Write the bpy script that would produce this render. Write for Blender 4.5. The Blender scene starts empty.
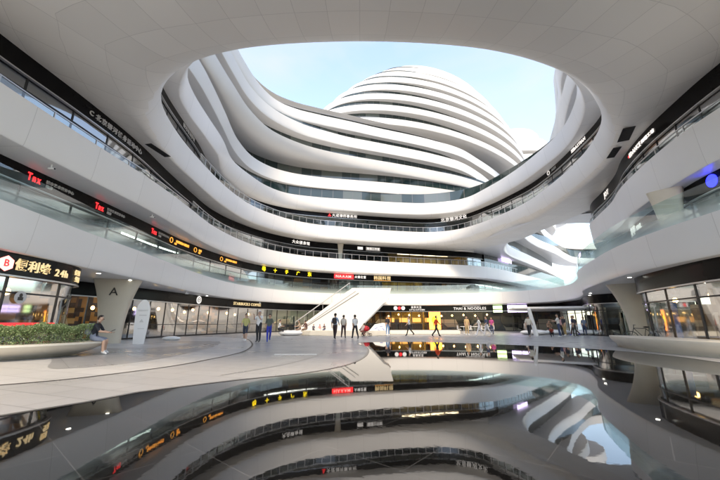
import bpy, bmesh, math, random
from mathutils import Vector, Matrix
random.seed(7)
R = math.radians
SC = bpy.context.scene
COL = SC.collection

# ------------------------------------------------------------------ world, camera, sun
SUN_AZ, SUN_EL = 184.0, 50.0          # azimuth to the right of straight ahead (+Y)
w = bpy.data.worlds.new("World"); SC.world = w; w.use_nodes = True
nt = w.node_tree; bg = nt.nodes["Background"]
sk = nt.nodes.new("ShaderNodeTexSky"); sk.sky_type = 'NISHITA'; sk.sun_disc = False
sk.sun_elevation = R(SUN_EL); sk.sun_rotation = R(SUN_AZ); sk.air_density = 1.0; sk.dust_density = .5; sk.ozone_density = 1.0
tcw = nt.nodes.new("ShaderNodeTexCoord"); mpw = nt.nodes.new("ShaderNodeMapping"); mpw.inputs["Scale"].default_value = (1.2, 1.2, 3.0); nt.links.new(tcw.outputs["Generated"], mpw.inputs[0])
nw = nt.nodes.new("ShaderNodeTexNoise"); nw.inputs["Scale"].default_value = 2.2; nw.inputs["Detail"].default_value = 7; nw.inputs["Distortion"].default_value = .4; nt.links.new(mpw.outputs[0], nw.inputs["Vector"])
rw = nt.nodes.new("ShaderNodeMapRange"); rw.inputs[1].default_value = .38; rw.inputs[2].default_value = .75; rw.inputs[3].default_value = .08; rw.inputs[4].default_value = .75; nt.links.new(nw.outputs[0], rw.inputs[0])
mw_ = nt.nodes.new("ShaderNodeMix"); mw_.data_type = 'RGBA'; nt.links.new(rw.outputs[0], mw_.inputs[0]); nt.links.new(sk.outputs[0], mw_.inputs[6]); mw_.inputs[7].default_value = (1.3, 1.5, 1.85, 1)
nt.links.new(mw_.outputs[2], bg.inputs[0]); bg.inputs[1].default_value = 0.125
sl = bpy.data.lights.new("sun", 'SUN'); sl.energy = 1.05; sl.angle = R(14); sl.color = (1, .89, .74)
so = bpy.data.objects.new("sun", sl); COL.objects.link(so)
sd = Vector((math.sin(R(SUN_AZ))*math.cos(R(SUN_EL)), math.cos(R(SUN_AZ))*math.cos(R(SUN_EL)), math.sin(R(SUN_EL))))
so.rotation_euler = sd.to_track_quat('Z', 'Y').to_euler()
cd = bpy.data.cameras.new("camera"); cam = bpy.data.objects.new("camera", cd); COL.objects.link(cam)
cam.location = (0, 0, 1.1); cam.rotation_euler = (R(104.1), 0, 0)
cd.lens = 16.5; cd.sensor_width = 36; cd.clip_end = 2000; cd.clip_start = .05
SC.camera = cam
SC.view_settings.view_transform = 'Standard'; SC.view_settings.look = 'None'
SC.view_settings.exposure = 2.38; SC.view_settings.gamma = 1; SC.view_settings.use_curve_mapping = False
SC.view_settings.use_white_balance = True; SC.view_settings.white_balance_temperature = 7700; SC.view_settings.white_balance_tint = 11
SC.cycles.max_bounces = 9; SC.cycles.diffuse_bounces = 5; SC.cycles.transparent_max_bounces = 16
SC.cycles.sample_clamp_indirect = 6

# ------------------------------------------------------------------ materials
def mat(name, col=(.5, .5, .5), rough=.5, metal=0, ior=1.45, emit=None, es=0, coat=0):
    m = bpy.data.materials.new(name); m.use_nodes = True
    p = m.node_tree.nodes["Principled BSDF"]
    p.inputs["Base Color"].default_value = (*col, 1); p.inputs["Roughness"].default_value = rough
    p.inputs["Metallic"].default_value = metal; p.inputs["IOR"].default_value = ior
    p.inputs["Coat Weight"].default_value = coat
    if emit: p.inputs["Emission Color"].default_value = (*emit, 1); p.inputs["Emission Strength"].default_value = es
    return m
def N(m, t, **k):
    n = m.node_tree.nodes.new(t)
    for a, b in k.items(): setattr(n, a, b)
    return n
def L(m, a, b): m.node_tree.links.new(a, b)
def BS(m): return m.node_tree.nodes["Principled BSDF"]
def mth(m, op, a, b=None, c=None):
    n = N(m, "ShaderNodeMath", operation=op)
    for i, v in enumerate((a, b, c)):
        if v is None: continue
        if isinstance(v, (int, float)): n.inputs[i].default_value = v
        else: L(m, v, n.inputs[i])
    return n.outputs[0]
def mixc(m, f, a, b):
    n = N(m, "ShaderNodeMix", data_type='RGBA')
    for s, v in ((n.inputs[0], f), (n.inputs[6], a), (n.inputs[7], b)):
        if isinstance(v, (int, float)): s.default_value = v
        elif isinstance(v, tuple): s.default_value = (*v, 1)
        else: L(m, v, s)
    return n.outputs[2]
def noisy(name, col, rough=.6, amt=.15, scale=3, bump=.0, **k):
    m = mat(name, col, rough, **k)
    t = N(m, "ShaderNodeTexCoord"); n = N(m, "ShaderNodeTexNoise"); n.inputs["Scale"].default_value = scale; n.inputs["Detail"].default_value = 6
    L(m, t.outputs["Object"], n.inputs["Vector"])
    c2 = tuple(c*(1-amt*1.6) for c in col); c1 = tuple(min(1, c*(1+amt)) for c in col)
    L(m, mixc(m, n.outputs[0], c2, c1), BS(m).inputs["Base Color"])
    if bump:
        b = N(m, "ShaderNodeBump"); b.inputs["Strength"].default_value = bump; b.inputs["Distance"].default_value = .02
        L(m, n.outputs[0], b.inputs["Height"]); L(m, b.outputs[0], BS(m).inputs["Normal"])
    return m
def panel(name, col, W=2.4, H=1.25, rough=.35, lw=.028, dark=.55, var=.05, shift=False):
    """clad panels: seams every W metres along the sweep and H metres across it"""
    m = mat(name, col, rough)
    uv = N(m, "ShaderNodeUVMap"); sx = N(m, "ShaderNodeSeparateXYZ"); L(m, uv.outputs[0], sx.inputs[0])
    u = mth(m, 'DIVIDE', sx.outputs[0], W); v = mth(m, 'DIVIDE', sx.outputs[1], H)
    fu = mth(m, 'FRACT', u); fv = mth(m, 'FRACT', v)
    lu = mth(m, 'LESS_THAN', fu, lw/W); lv = mth(m, 'LESS_THAN', fv, lw/H)
    ln = mth(m, 'MAXIMUM', lu, lv)
    cb = N(m, "ShaderNodeCombineXYZ"); L(m, mth(m, 'FLOOR', u), cb.inputs[0]); L(m, mth(m, 'FLOOR', v), cb.inputs[1])
    wn = N(m, "ShaderNodeTexWhiteNoise"); L(m, cb.outputs[0], wn.inputs["Vector"])
    tc = N(m, "ShaderNodeTexCoord"); no = N(m, "ShaderNodeTexNoise"); no.inputs["Scale"].default_value = .35; no.inputs["Detail"].default_value = 8; L(m, tc.outputs["Object"], no.inputs["Vector"])
    a = mixc(m, wn.outputs[0], tuple(c*(1-var) for c in col), tuple(min(1, c*(1+var*.5)) for c in col))
    b = mixc(m, mth(m, 'MULTIPLY', no.outputs[0], .22), a, tuple(c*.72 for c in col))
    L(m, mixc(m, ln, b, tuple(c*dark for c in col)), BS(m).inputs["Base Color"])
    return m
M = {}
M['white'] = panel('white_panel', (.87, .87, .87), 3.2, 50, rough=.3, lw=.022, dark=.72, var=.03)
M['ceil'] = panel('ceiling_panel', (.84, .825, .79), 1.15, 1.6, rough=.4, lw=.016, dark=.72, var=.05)
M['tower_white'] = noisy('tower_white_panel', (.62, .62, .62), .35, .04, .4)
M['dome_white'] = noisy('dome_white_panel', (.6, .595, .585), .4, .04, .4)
M['plain_white'] = noisy('white_paint', (.82, .82, .82), .35, .03, 1)
M['black'] = noisy('black_gloss_panel', (.008, .0075, .008), .22, .2, 2, ior=1.22)
M['dark'] = noisy('dark_metal', (.03, .03, .032), .4, .15, 5)
M['trim'] = noisy('light_metal_trim', (.55, .55, .56), .3, .05, 5, metal=.6)
M['steel'] = noisy('steel', (.5, .5, .52), .25, .05, 5, metal=1)
M['floor'] = noisy('deck_floor', (.4, .39, .37), .4, .1, 1)
M['cream'] = noisy('cream_stone', (.66, .6, .5), .45, .06, 2)
M['bench'] = noisy('pale_stone', (.74, .69, .6), .4, .08, 1.5)
def glass(name, tint, rough=.0, base=.06, gain=1.0, frost=None):
    m = bpy.data.materials.new(name); m.use_nodes = True; t = m.node_tree; t.nodes.clear()
    o = t.nodes.new("ShaderNodeOutputMaterial"); tr = t.nodes.new("ShaderNodeBsdfTransparent"); tr.inputs[0].default_value = (*tint, 1)
    g = t.nodes.new("ShaderNodeBsdfGlossy"); g.inputs[1].default_value = rough; g.inputs[0].default_value = (.95, .97, 1, 1)
    f = t.nodes.new("ShaderNodeFresnel"); f.inputs[0].default_value = 1.5
    a = t.nodes.new("ShaderNodeMath"); a.operation = 'MULTIPLY_ADD'; a.inputs[1].default_value = gain; a.inputs[2].default_value = base; a.use_clamp = True
    mx = t.nodes.new("ShaderNodeMixShader"); t.links.new(f.outputs[0], a.inputs[0]); t.links.new(a.outputs[0], mx.inputs[0])
    t.links.new(tr.outputs[0], mx.inputs[1]); t.links.new(g.outputs[0], mx.inputs[2]); last = mx.outputs[0]
    if frost:
        # printed frost dots, denser towards the foot of the pane
        uv = t.nodes.new("ShaderNodeUVMap"); s = t.nodes.new("ShaderNodeSeparateXYZ"); t.links.new(uv.outputs[0], s.inputs[0])
        mr = t.nodes.new("ShaderNodeMapRange"); mr.inputs[1].default_value = 0; mr.inputs[2].default_value = frost; mr.inputs[3].default_value = .7; mr.inputs[4].default_value = .06
        t.links.new(s.outputs[1], mr.inputs[0])
        tl = t.nodes.new("ShaderNodeBsdfTranslucent"); tl.inputs[0].default_value = (.8, .93, .92, 1)
        df = t.nodes.new("ShaderNodeBsdfDiffuse"); df.inputs[0].default_value = (.8, .93, .92, 1)
        ad = t.nodes.new("ShaderNodeMixShader"); t.links.new(tl.outputs[0], ad.inputs[1]); t.links.new(df.outputs[0], ad.inputs[2])
        m2 = t.nodes.new("ShaderNodeMixShader"); t.links.new(mr.outputs[0], m2.inputs[0]); t.links.new(last, m2.inputs[1]); t.links.new(ad.outputs[0], m2.inputs[2]); last = m2.outputs[0]
    t.links.new(last, o.inputs[0]); return m
M['glass'] = glass('shop_glass', (.78, .82, .82), rough=.05, base=.0, gain=.36)
M['rail_glass'] = glass('balustrade_glass', (.72, .9, .88), base=.05, gain=1.0, frost=.75)
M['clear_rail'] = glass('clear_balustrade', (.8, .9, .9), base=.06, gain=1.0)
def tower_glass():
    m = mat('tower_window_glass', (.02, .035, .035), .06, ior=1.7)
    uv = N(m, "ShaderNodeUVMap"); sx = N(m, "ShaderNodeSeparateXYZ"); L(m, uv.outputs[0], sx.inputs[0])
    u = mth(m, 'DIVIDE', sx.outputs[0], 1.5); ln = mth(m, 'LESS_THAN', mth(m, 'FRACT', u), .05)
    wn = N(m, "ShaderNodeTexWhiteNoise", noise_dimensions='1D'); L(m, mth(m, 'FLOOR', mth(m, 'DIVIDE', sx.outputs[0], 3)), wn.inputs["W"])
    c = mixc(m, mth(m, 'MULTIPLY', mth(m, 'GREATER_THAN', wn.outputs[0], .8), .35), (.015, .03, .03), (.2, .22, .2))
    L(m, mixc(m, ln, c, (.1, .1, .1)), BS(m).inputs["Base Color"]); return m
M['tower_glass'] = tower_glass()
def interior(name, cols, W=1.1, H=.55, em=.0):
    """stocked shelves and display walls seen through shop glass"""
    m = mat(name, (.3, .3, .3), .6)
    uv = N(m, "ShaderNodeUVMap"); sx = N(m, "ShaderNodeSeparateXYZ"); L(m, uv.outputs[0], sx.inputs[0])
    def cells(W, H, seed):
        cb = N(m, "ShaderNodeCombineXYZ"); L(m, mth(m, 'FLOOR', mth(m, 'DIVIDE', sx.outputs[0], W)), cb.inputs[0]); L(m, mth(m, 'FLOOR', mth(m, 'DIVIDE', sx.outputs[1], H)), cb.inputs[1]); cb.inputs[2].default_value = seed
        wn = N(m, "ShaderNodeTexWhiteNoise"); L(m, cb.outputs[0], wn.inputs["Vector"]); return wn.outputs[0]
    r = N(m, "ShaderNodeValToRGB"); r.color_ramp.interpolation = 'CONSTANT'
    e = r.color_ramp.elements; e[0].color = (*cols[0], 1); e[1].color = (*cols[-1], 1); e[1].position = (len(cols)-1)/len(cols)
    for i in range(1, len(cols)-1): q = e.new(i/len(cols)); q.color = (*cols[i], 1)
    L(m, cells(W, H, 1), r.inputs[0])
    r2 = N(m, "ShaderNodeValToRGB"); r2.color_ramp.interpolation = 'CONSTANT'
    e = r2.color_ramp.elements; e[0].color = (*cols[1 % len(cols)], 1); e[1].color = (*cols[2 % len(cols)], 1); e[1].position = .5
    L(m, cells(.33, .3, 5), r2.inputs[0])
    cc = mixc(m, mth(m, 'GREATER_THAN', cells(3.3, 4, 9), .45), r.outputs[0], r2.outputs[0])
    L(m, cc, BS(m).inputs["Base Color"]); return m
M['int_mix'] = interior('shop_display_mixed', [(.06, .05, .05), (.25, .22, .2), (.5, .5, .48), (.1, .12, .15), (.35, .2, .1), (.15, .16, .17)])
M['int_warm'] = interior('shop_display_warm', [(.07, .035, .015), (.3, .15, .045), (.04, .025, .02), (.4, .25, .1), (.12, .06, .03), (.02, .015, .015)], .5, .35)
M['int_cool'] = interior('shop_display_cool', [(.5, .58, .58), (.25, .33, .34), (.6, .66, .66), (.15, .2, .22), (.4, .5, .5)], 2.2, 1.2)
M['int_yellow'] = interior('shop_display_yellow', [(.7, .5, .12), (.62, .42, .08), (.4, .26, .06), (.75, .58, .22)], .9, 3)
M['int_dark'] = interior('shop_display_dark', [(.03, .03, .03), (.1, .09, .08), (.05, .06, .08), (.25, .22, .18), (.02, .02, .02)])
M['int_ceiling'] = noisy('shop_ceiling_grey', (.3, .3, .29), .6, .1, 2); M['party'] = noisy('party_wall_brown', (.13, .1, .08), .5, .2, 2)
M['shade'] = mat('dark_void', (.03, .03, .03), .8)
def emis(name, col, s): return mat(name, col, .5, emit=col, es=s)
M['lamp'] = emis('shop_lamp_warm', (1, .84, .62), 3.2)
M['lamp_cool'] = emis('shop_lamp_cool', (.9, .97, 1), 2)
M['t_white'] = emis('sign_white', (.8, .81, .85), .2)
M['t_red'] = emis('sign_red', (.9, .03, .04), .4)
M['t_pink'] = emis('sign_pink', (1, .3, .3), .6)
M['t_yellow'] = emis('sign_yellow', (.95, .75, .03), .5)
M['t_orange'] = emis('sign_orange', (.9, .42, .08), .25)
M['t_cream'] = emis('sign_cream', (.85, .68, .4), .15)
M['t_blue'] = emis('sign_blue', (.008, .02, 1), 1.2)
M['t_lilac'] = emis('sign_lilac', (.62, .55, 1), .9)
M['t_green'] = emis('screen_green', (.6, .9, .45), .7)
M['t_grey'] = mat('sign_grey', (.6, .6, .6), .4)
M['t_dark'] = mat('letter_dark', (.05, .045, .04), .5)

# ------------------------------------------------------------------ mesh helpers
def link(name, me, m=None, parent=None, smooth=None):
    o = bpy.data.objects.new(name, me); COL.objects.link(o)
    if m is not None:
        for q in (m if isinstance(m, (list, tuple)) else [m]): me.materials.append(q)
    if parent is not None: o.parent = parent
    if smooth:
        me.polygons.foreach_set('use_smooth', [True]*len(me.polygons)); me.set_sharp_from_angle(angle=R(smooth))
    return o
def thing(name, label, cat, loc=(0, 0, 0), rz=0, group=None):
    o = bpy.data.objects.new(name, None); COL.objects.link(o); o.location = loc; o.rotation_euler = (0, 0, rz); o.empty_display_size = .2
    return tag(o, label, cat, group)
def tag(o, label, cat, group=None):
    o['label'] = label; o['category'] = cat
    if group: o['group'] = group
    return o
def part(o, label): o['label'] = label; return o
def crs(pts, ds=.6, closed=False):
    """Catmull-Rom through tuples of any length, resampled about every ds metres"""
    n = len(pts); out = []
    seg = n if closed else n-1
    for i in range(seg):
        g = (lambda k: pts[k % n]) if closed else (lambda k: pts[max(0, min(n-1, k))])
        p0, p1, p2, p3 = g(i-1), g(i), g(i+1), g(i+2)
        d = math.hypot(p2[0]-p1[0], p2[1]-p1[1]); k = max(1, int(d/ds))
        def tj(a, b): return max(1e-4, math.hypot(a[0]-b[0], a[1]-b[1])**.5)
        t0 = 0; t1 = t0+(tj(p0, p1) if p0 != p1 else tj(p1, p2)); t2 = t1+tj(p1, p2); t3 = t2+(tj(p2, p3) if p2 != p3 else tj(p1, p2))
        for j in range(k):
            t = t1+(t2-t1)*j/k; r = []
            for c in range(len(p1)):
                a0 = p0[c] if p0 != p1 else 2*p1[c]-p2[c]; a3 = p3[c] if p2 != p3 else 2*p2[c]-p1[c]
                if c > 1: r.append(p1[c]+(p2[c]-p1[c])*j/k); continue
                A1 = (t1-t)/(t1-t0)*a0+(t-t0)/(t1-t0)*p1[c]; A2 = (t2-t)/(t2-t1)*p1[c]+(t-t1)/(t2-t1)*p2[c]; A3 = (t3-t)/(t3-t2)*p2[c]+(t-t2)/(t3-t2)*a3
                B1 = (t2-t)/(t2-t0)*A1+(t-t0)/(t2-t0)*A2; B2 = (t3-t)/(t3-t1)*A2+(t-t1)/(t3-t1)*A3
                r.append((t2-t)/(t2-t1)*B1+(t-t1)/(t2-t1)*B2)
            out.append(tuple(r))
    if not closed: out.append(tuple(pts[-1]))
    return out
def frames(P, closed=False):
    n = len(P); res = []
    for i in range(n):
        a = P[(i-1) % n] if closed or i > 0 else P[i]; b = P[(i+1) % n] if closed or i < n-1 else P[i]
        d = Vector((b[0]-a[0], b[1]-a[1])).normalized(); res.append((d, Vector((d.y, -d.x))))
    return res
def sweep(name, P, prof, m, parent=None, closed=False, smooth=35):
    fr = frames(P, closed); n = len(P); V = []; F = []; UV = []; s = 0; S = []
    for i in range(n):
        if i: s += math.hypot(P[i][0]-P[i-1][0], P[i][1]-P[i-1][1])
        S.append(s)
    tot = s+math.hypot(P[0][0]-P[-1][0], P[0][1]-P[-1][1])
    prs = [prof(p) for p in P]; k = len(prs[0]); W = []
    for i in range(n):
        nn = fr[i][1]; l = 0; row = []
        for j, (o, z) in enumerate(prs[i]):
            V.append((P[i][0]+nn.x*o, P[i][1]+nn.y*o, z))
            if j: l += math.hypot(o-prs[i][j-1][0], z-prs[i][j-1][1])
            row.append(l)
        W.append(row)
    cnt = n if closed else n-1
    for i in range(cnt):
        a = i; b = (i+1) % n
        for j in range(k-1):
            F.append((a*k+j, b*k+j, b*k+j+1, a*k+j+1))
            sb = S[b] if b > a else tot
            UV += [(S[a], W[a][j]), (sb, W[b][j]), (sb, W[b][j+1]), (S[a], W[a][j+1])]
    me = bpy.data.meshes.new(name); me.from_pydata(V, [], F); me.update()
    uv = me.uv_layers.new(name="UVMap"); uv.data.foreach_set('uv', [c for q in UV for c in q])
    return link(name, me, m, parent, smooth)
class MB:
    def __init__(s): s.bm = bmesh.new()
    def box(s, c, d, rz=0, rx=0, ry=0):
        m = Matrix.Translation(c) @ Matrix.Rotation(rz, 4, 'Z') @ Matrix.Rotation(ry, 4, 'Y') @ Matrix.Rotation(rx, 4, 'X') @ Matrix.Diagonal((*d, 1))
        bmesh.ops.create_cube(s.bm, size=1, matrix=m); return s
    def cyl(s, a, b, r1, r2=None, n=10):
        a = Vector(a); b = Vector(b); d = b-a
        m = Matrix.Translation((a+b)/2) @ d.to_track_quat('Z', 'Y').to_matrix().to_4x4()
        bmesh.ops.create_cone(s.bm, cap_ends=True, segments=n, radius1=r1, radius2=r1 if r2 is None else r2, depth=d.length, matrix=m); return s
    def sph(s, c, r, n=12):
        m = Matrix.Translation(c) @ Matrix.Diagonal((*(r if isinstance(r, tuple) else (r, r, r)), 1))
        bmesh.ops.create_uvsphere(s.bm, u_segments=n, v_segments=max(6, n//2+2), radius=1, matrix=m); return s
    def torus(s, c, R0, r, axis='X', n=20, k=6):
        ring = []
        for i in range(n):
            a = i/n*2*math.pi; row = []
            for j in range(k):
                b = j/k*2*math.pi; q = R0+r*math.cos(b)
                v = (r*math.sin(b), q*math.cos(a), q*math.sin(a)) if axis == 'X' else (q*math.cos(a), q*math.sin(a), r*math.sin(b))
                row.append(s.bm.verts.new(Vector(c)+Vector(v)))
            ring.append(row)
        for i in range(n):
            for j in range(k): s.bm.faces.new((ring[i][j], ring[(i+1) % n][j], ring[(i+1) % n][(j+1) % k], ring[i][(j+1) % k]))
        return s
    def prism(s, poly, z0, z1):
        a = [s.bm.verts.new((x, y, z0)) for x, y in poly]; b = [s.bm.verts.new((x, y, z1)) for x, y in poly]; n = len(poly)
        s.bm.faces.new(b); s.bm.faces.new(a[::-1])
        for i in range(n): s.bm.faces.new((a[i], a[(i+1) % n], b[(i+1) % n], b[i]))
        return s
    def out(s, name, m, parent=None, smooth=None, bevel=0):
        if bevel: bmesh.ops.bevel(s.bm, geom=s.bm.edges[:], offset=bevel, segments=2, affect='EDGES', clamp_overlap=True)
        bmesh.ops.recalc_face_normals(s.bm, faces=s.bm.faces[:])
        me = bpy.data.meshes.new(name); s.bm.to_mesh(me); s.bm.free(); return link(name, me, m, parent, smooth)
def nearest(P, x, y):
    i = min(range(len(P)), key=lambda k: (P[k][0]-x)**2+(P[k][1]-y)**2); i = max(1, min(len(P)-2, i))
    d = Vector((P[i+1][0]-P[i-1][0], P[i+1][1]-P[i-1][1])).normalized(); return Vector((P[i][0], P[i][1])), d, Vector((d.y, -d.x))

# ------------------------------------------------------------------ architecture builders
def slab_prof(z, h, Wd, dk=.7):
    def f(p):
        r = p[2] if len(p) > 2 else .22; wd = p[3] if len(p) > 3 else Wd; pts = []
        m = max(3, int(Wd/2.2))
        for i in range(m): pts.append((-r-(wd-r)*(1-i/m), z))
        K = 16
        for i in range(K+1):
            t = i/K; c = (-(min(.12, r*.5)+max(0, r-.3)*.25), z+.01)
            pts.append(((1-t)**2*-r+2*t*(1-t)*c[0], (1-t)**2*z+2*t*(1-t)*c[1]+t*t*(z+h)))
        dd = min(h-.06, dk+max(0, r-.35)*1.1); pts += [(-.28, z+h), (-.3, z+dd), (-wd, z+dd)]
        return pts
    return f
def slab(name, P, z, h, Wd, parent, m=None, closed=False, dk=.7):
    return sweep(name, P, slab_prof(z, h, Wd, dk), m or M['white'], parent, closed)
def strip(name, P, pts, m, parent, closed=False, smooth=35): return sweep(name, P, lambda p: pts, m, parent, closed, smooth)
def subpath(P, a, b):
    """portion of a path between the points nearest a and b"""
    ia = min(range(len(P)), key=lambda k: (P[k][0]-a[0])**2+(P[k][1]-a[1])**2); ib = min(range(len(P)), key=lambda k: (P[k][0]-b[0])**2+(P[k][1]-b[1])**2)
    return P[min(ia, ib):max(ia, ib)+1]
def along(P, step, start=0):
    """points every step metres: (pos, dir, normal)"""
    res = []; acc = step-start
    for i in range(1, len(P)):
        a = Vector(P[i-1][:2]); b = Vector(P[i][:2]); l = (b-a).length
        if l < 1e-6: continue
        d = (b-a)/l; t = step-acc
        while t <= l: res.append((a+d*t, d, Vector((d.y, -d.x)))); t += step
        acc = (acc+l) % step
    return res
def facade(parent, P, z0, z1, band, mull=2.6, depth=4.5, secs=None, lamp='lamp', transom=True, mid=None):
    """shop front: black sign band, trim line, glass, frames, lit interior"""
    zb = z1-band
    strip('sign_band', P, [(0, z1), (.1, z1), (.1, zb), (0, zb), (-.25, zb)], M['black'], parent)
    strip('band_trim', P, [(.1, zb-.002), (.13, zb-.002), (.13, zb-.06), (.0, zb-.06)], M['trim'], parent)
    strip('shop_window', P, [(-.06, zb), (-.06, z0)], M['glass'], parent)
    lattice('window_frame', P, -.03, [z0, z0+.12] + ([z0+mid, z0+mid+.05] if mid else []) + ([zb-.62, zb-.56] if transom else []) + [zb-.05, zb], mull, .07, .09, M['dark'], parent)
    zc = z1-.35
    strip('shop_ceiling', P, [(-.3, zc), (-depth, zc)], M['int_ceiling'], parent)
    strip('shop_floor', P, [(-.1, z0+.006), (-depth, z0+.006)], M['floor'], parent)
    if not secs: secs = [(0, 1, 'int_mix')]
    n = len(P)
    for a, b, k in secs:
        i0, i1 = int(a*(n-1)), int(b*(n-1))
        if i1-i0 < 1: continue
        Q = P[i0:i1+1]
        strip('shop_interior', Q, [(-depth+.0, zc), (-depth, z0)], M[k], parent)
        if lamp and k != 'int_dark':
            c0 = max(1, (i1-i0)//5); Ql = P[i0+c0:i1-c0+1]
            if len(Ql) > 1: strip('ceiling_lamp', Ql, [(-2.3, zc-.03), (-2.6, zc-.03)], M[lamp], parent)
        # party wall at the end of each shop and shelving gondolas across it
        fq = frames(Q); idx = list(range(len(Q)-1, 2, -max(5, int(5.5/.6))))
        for c_, ii in enumerate(idx):
            x, y = Q[ii][:2]; nn = fq[ii][1]; d0 = .35 if c_ == 0 else 1.9; hz = zc-.02 if c_ == 0 else z0+2.0
            A = [(x-nn.x*t_, y-nn.y*t_) for t_ in (d0, (d0+depth)/2, depth-.2)]
            sweep('party_wall' if c_ == 0 else 'shelving', A, lambda p: [(-.12, z0+.012), (-.12, hz), (.12, hz), (.12, z0+.012)], M[k], parent, smooth=None)
    # counters, displays and standing goods inside
    for off, m_, sd in ((1.5, 'int_dark', 3), (2.9, 'cream', 11)):
        rr = random.Random(sd+n); Q = []; hh = .5
        for i, p in enumerate(P):
            if i % 3 == 0: hh = rr.choice((.08, .5, .9, 1.1, 1.6, .08))
            Q.append((p[0], p[1], hh))
        sweep('display_counter', Q, lambda p: [(-off, z0+.01), (-off, z0+p[2]), (-off-.5, z0+p[2]), (-off-.5, z0+.01)], M[m_], parent, smooth=None)
def lattice(name, P, off, zs, step, wd, th, m, parent):
    """one connected frame: rails at paired heights joined by posts every step metres"""
    S = [0]
    for i in range(1, len(P)): S.append(S[-1]+math.hypot(P[i][0]-P[i-1][0], P[i][1]-P[i-1][1]))
    fr = frames(P); cuts = [(s_, False) for s_ in S]; k = 1
    while k*step < S[-1]-step*.3: cuts += [(k*step-wd/2, True), (k*step+wd/2, False)]; k += 1
    cuts.sort(); pts = []; j = 0
    for s_, f in cuts:
        if pts and s_-pts[-1][2] < 1e-3 and not f: continue
        while j < len(S)-2 and S[j+1] < s_: j += 1
        t = (s_-S[j])/max(1e-6, S[j+1]-S[j]); nn = fr[j][1].lerp(fr[j+1][1], t)
        pts.append((P[j][0]+(P[j+1][0]-P[j][0])*t+nn.x*off, P[j][1]+(P[j+1][1]-P[j][1])*t+nn.y*off, s_, any(abs(s_-(q*step-wd/2)) < 1e-6 for q in ([round((s_+wd/2)/step)])), nn))
    V = []; F = []; n = len(pts); k = len(zs)
    post = [any(False for _ in ()) for _ in pts]
    for i, (x, y, s_, f, nn) in enumerate(pts):
        q = round(s_/step); post[i] = q > 0 and q*step-wd/2-1e-4 <= s_ < q*step+wd/2-1e-4 and q*step < S[-1]-step*.3
    for o_ in (0, -th):
        for x, y, s_, f, nn in pts:
            for z in zs: V.append((x+nn.x*o_, y+nn.y*o_, z))
    def vid(l, i, j): return l*n*k+i*k+j
    on = [[(j % 2 == 0) or post[i] for j in range(k-1)] for i in range(n-1)]
    for i in range(n-1):
        for j in range(k-1):
            if not on[i][j]: continue
            F.append((vid(0, i, j), vid(0, i+1, j), vid(0, i+1, j+1), vid(0, i, j+1)))
            F.append((vid(1, i, j+1), vid(1, i+1, j+1), vid(1, i+1, j), vid(1, i, j)))
            if i == 0 or not on[i-1][j]: F.append((vid(0, i, j), vid(0, i, j+1), vid(1, i, j+1), vid(1, i, j)))
            if i == n-2 or not on[i+1][j]: F.append((vid(0, i+1, j+1), vid(0, i+1, j), vid(1, i+1, j), vid(1, i+1, j+1)))
            if j == 0 or not on[i][j-1]: F.append((vid(0, i, j), vid(1, i, j), vid(1, i+1, j), vid(0, i+1, j)))
            if j == k-2 or not on[i][j+1]: F.append((vid(0, i, j+1), vid(0, i+1, j+1), vid(1, i+1, j+1), vid(1, i, j+1)))
    bm = bmesh.new(); vs = [bm.verts.new(v) for v in V]
    for f in F: bm.faces.new([vs[i] for i in f])
    bmesh.ops.delete(bm, geom=[v for v in bm.verts if not v.link_faces], context='VERTS')
    me = bpy.data.meshes.new(name); bm.to_mesh(me); bm.free(); return link(name, me, m, parent)
def railing(parent, P, zb, h=.75, step=1.4, glassm='clear_rail', inset=.1, rail=True):
    strip('balustrade_glass', P, [(-inset, zb), (-inset, zb+h)], M[glassm], parent)
    if rail: lattice('balustrade_frame', P, -inset+.03, [zb+.005, zb+.04, zb+h-.002, zb+h+.045], step, .045, .05, M['trim'], parent)

# ------------------------------------------------------------------ the podium: floors around the court
pod = thing('shopping_mall', 'white curving shopping centre wrapping the court with stacked ribbon balconies and an oval roof opening', 'building')
L2 = crs([(-11.4, -14, .2), (-11.3, -4, .2), (-11.4, 4, .2), (-11.7, 10.3, .2), (-12.1, 14.2, .2), (-12.3, 17.7, .2), (-12.9, 23.5, .2), (-13.2, 29, .2), (-12.7, 34.5, .2), (-10.6, 39.5, .2), (-7, 43.7, .2), (-2, 46, .2), (3.7, 46.7, .2), (10, 46.6, .2), (15, 45.2, .2), (19.5, 42.2, .2), (22, 39, .2), (22, 35, .2), (19.8, 30, .2), (17.1, 25.8, .2), (14.7, 20.3, .2), (13.5, 16.8, .2), (13, 14, .2), (12.8, 11.4, .2), (12.6, 4, .2), (12.6, -3, .2)])
L3 = crs([(-12.9, -14, .2), (-12.8, 4, .2), (-13, 10.6, .2), (-12.9, 14.4, .2), (-12.7, 18.8, .25), (-12.9, 23.6, .3), (-13.2, 28, .3), (-12.8, 32.4, .3), (-11.4, 37.2, .3), (-8.6, 40.9, .3), (-5.1, 43.2, .3), (2.4, 46, .3), (10.2, 48, .25), (18, 50, .2), (22, 52.6, .2), (28, 58, .2), (35, 64.5, .2), (45, 75, .2), (55, 86, .2)])
L3R = crs([(48, 50, .2), (38, 43, .2), (30, 37, .2), (24.2, 32.4, .2), (21, 29, .2), (19.9, 26.4, .2), (18.6, 23, .2), (17.3, 20.5, .2), (16.4, 18.2, .2), (15.6, 15.7, .2), (15, 13, .2), (14.8, 10, .2), (14.6, 0, .2), (14.6, -3, .2)])
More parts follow.
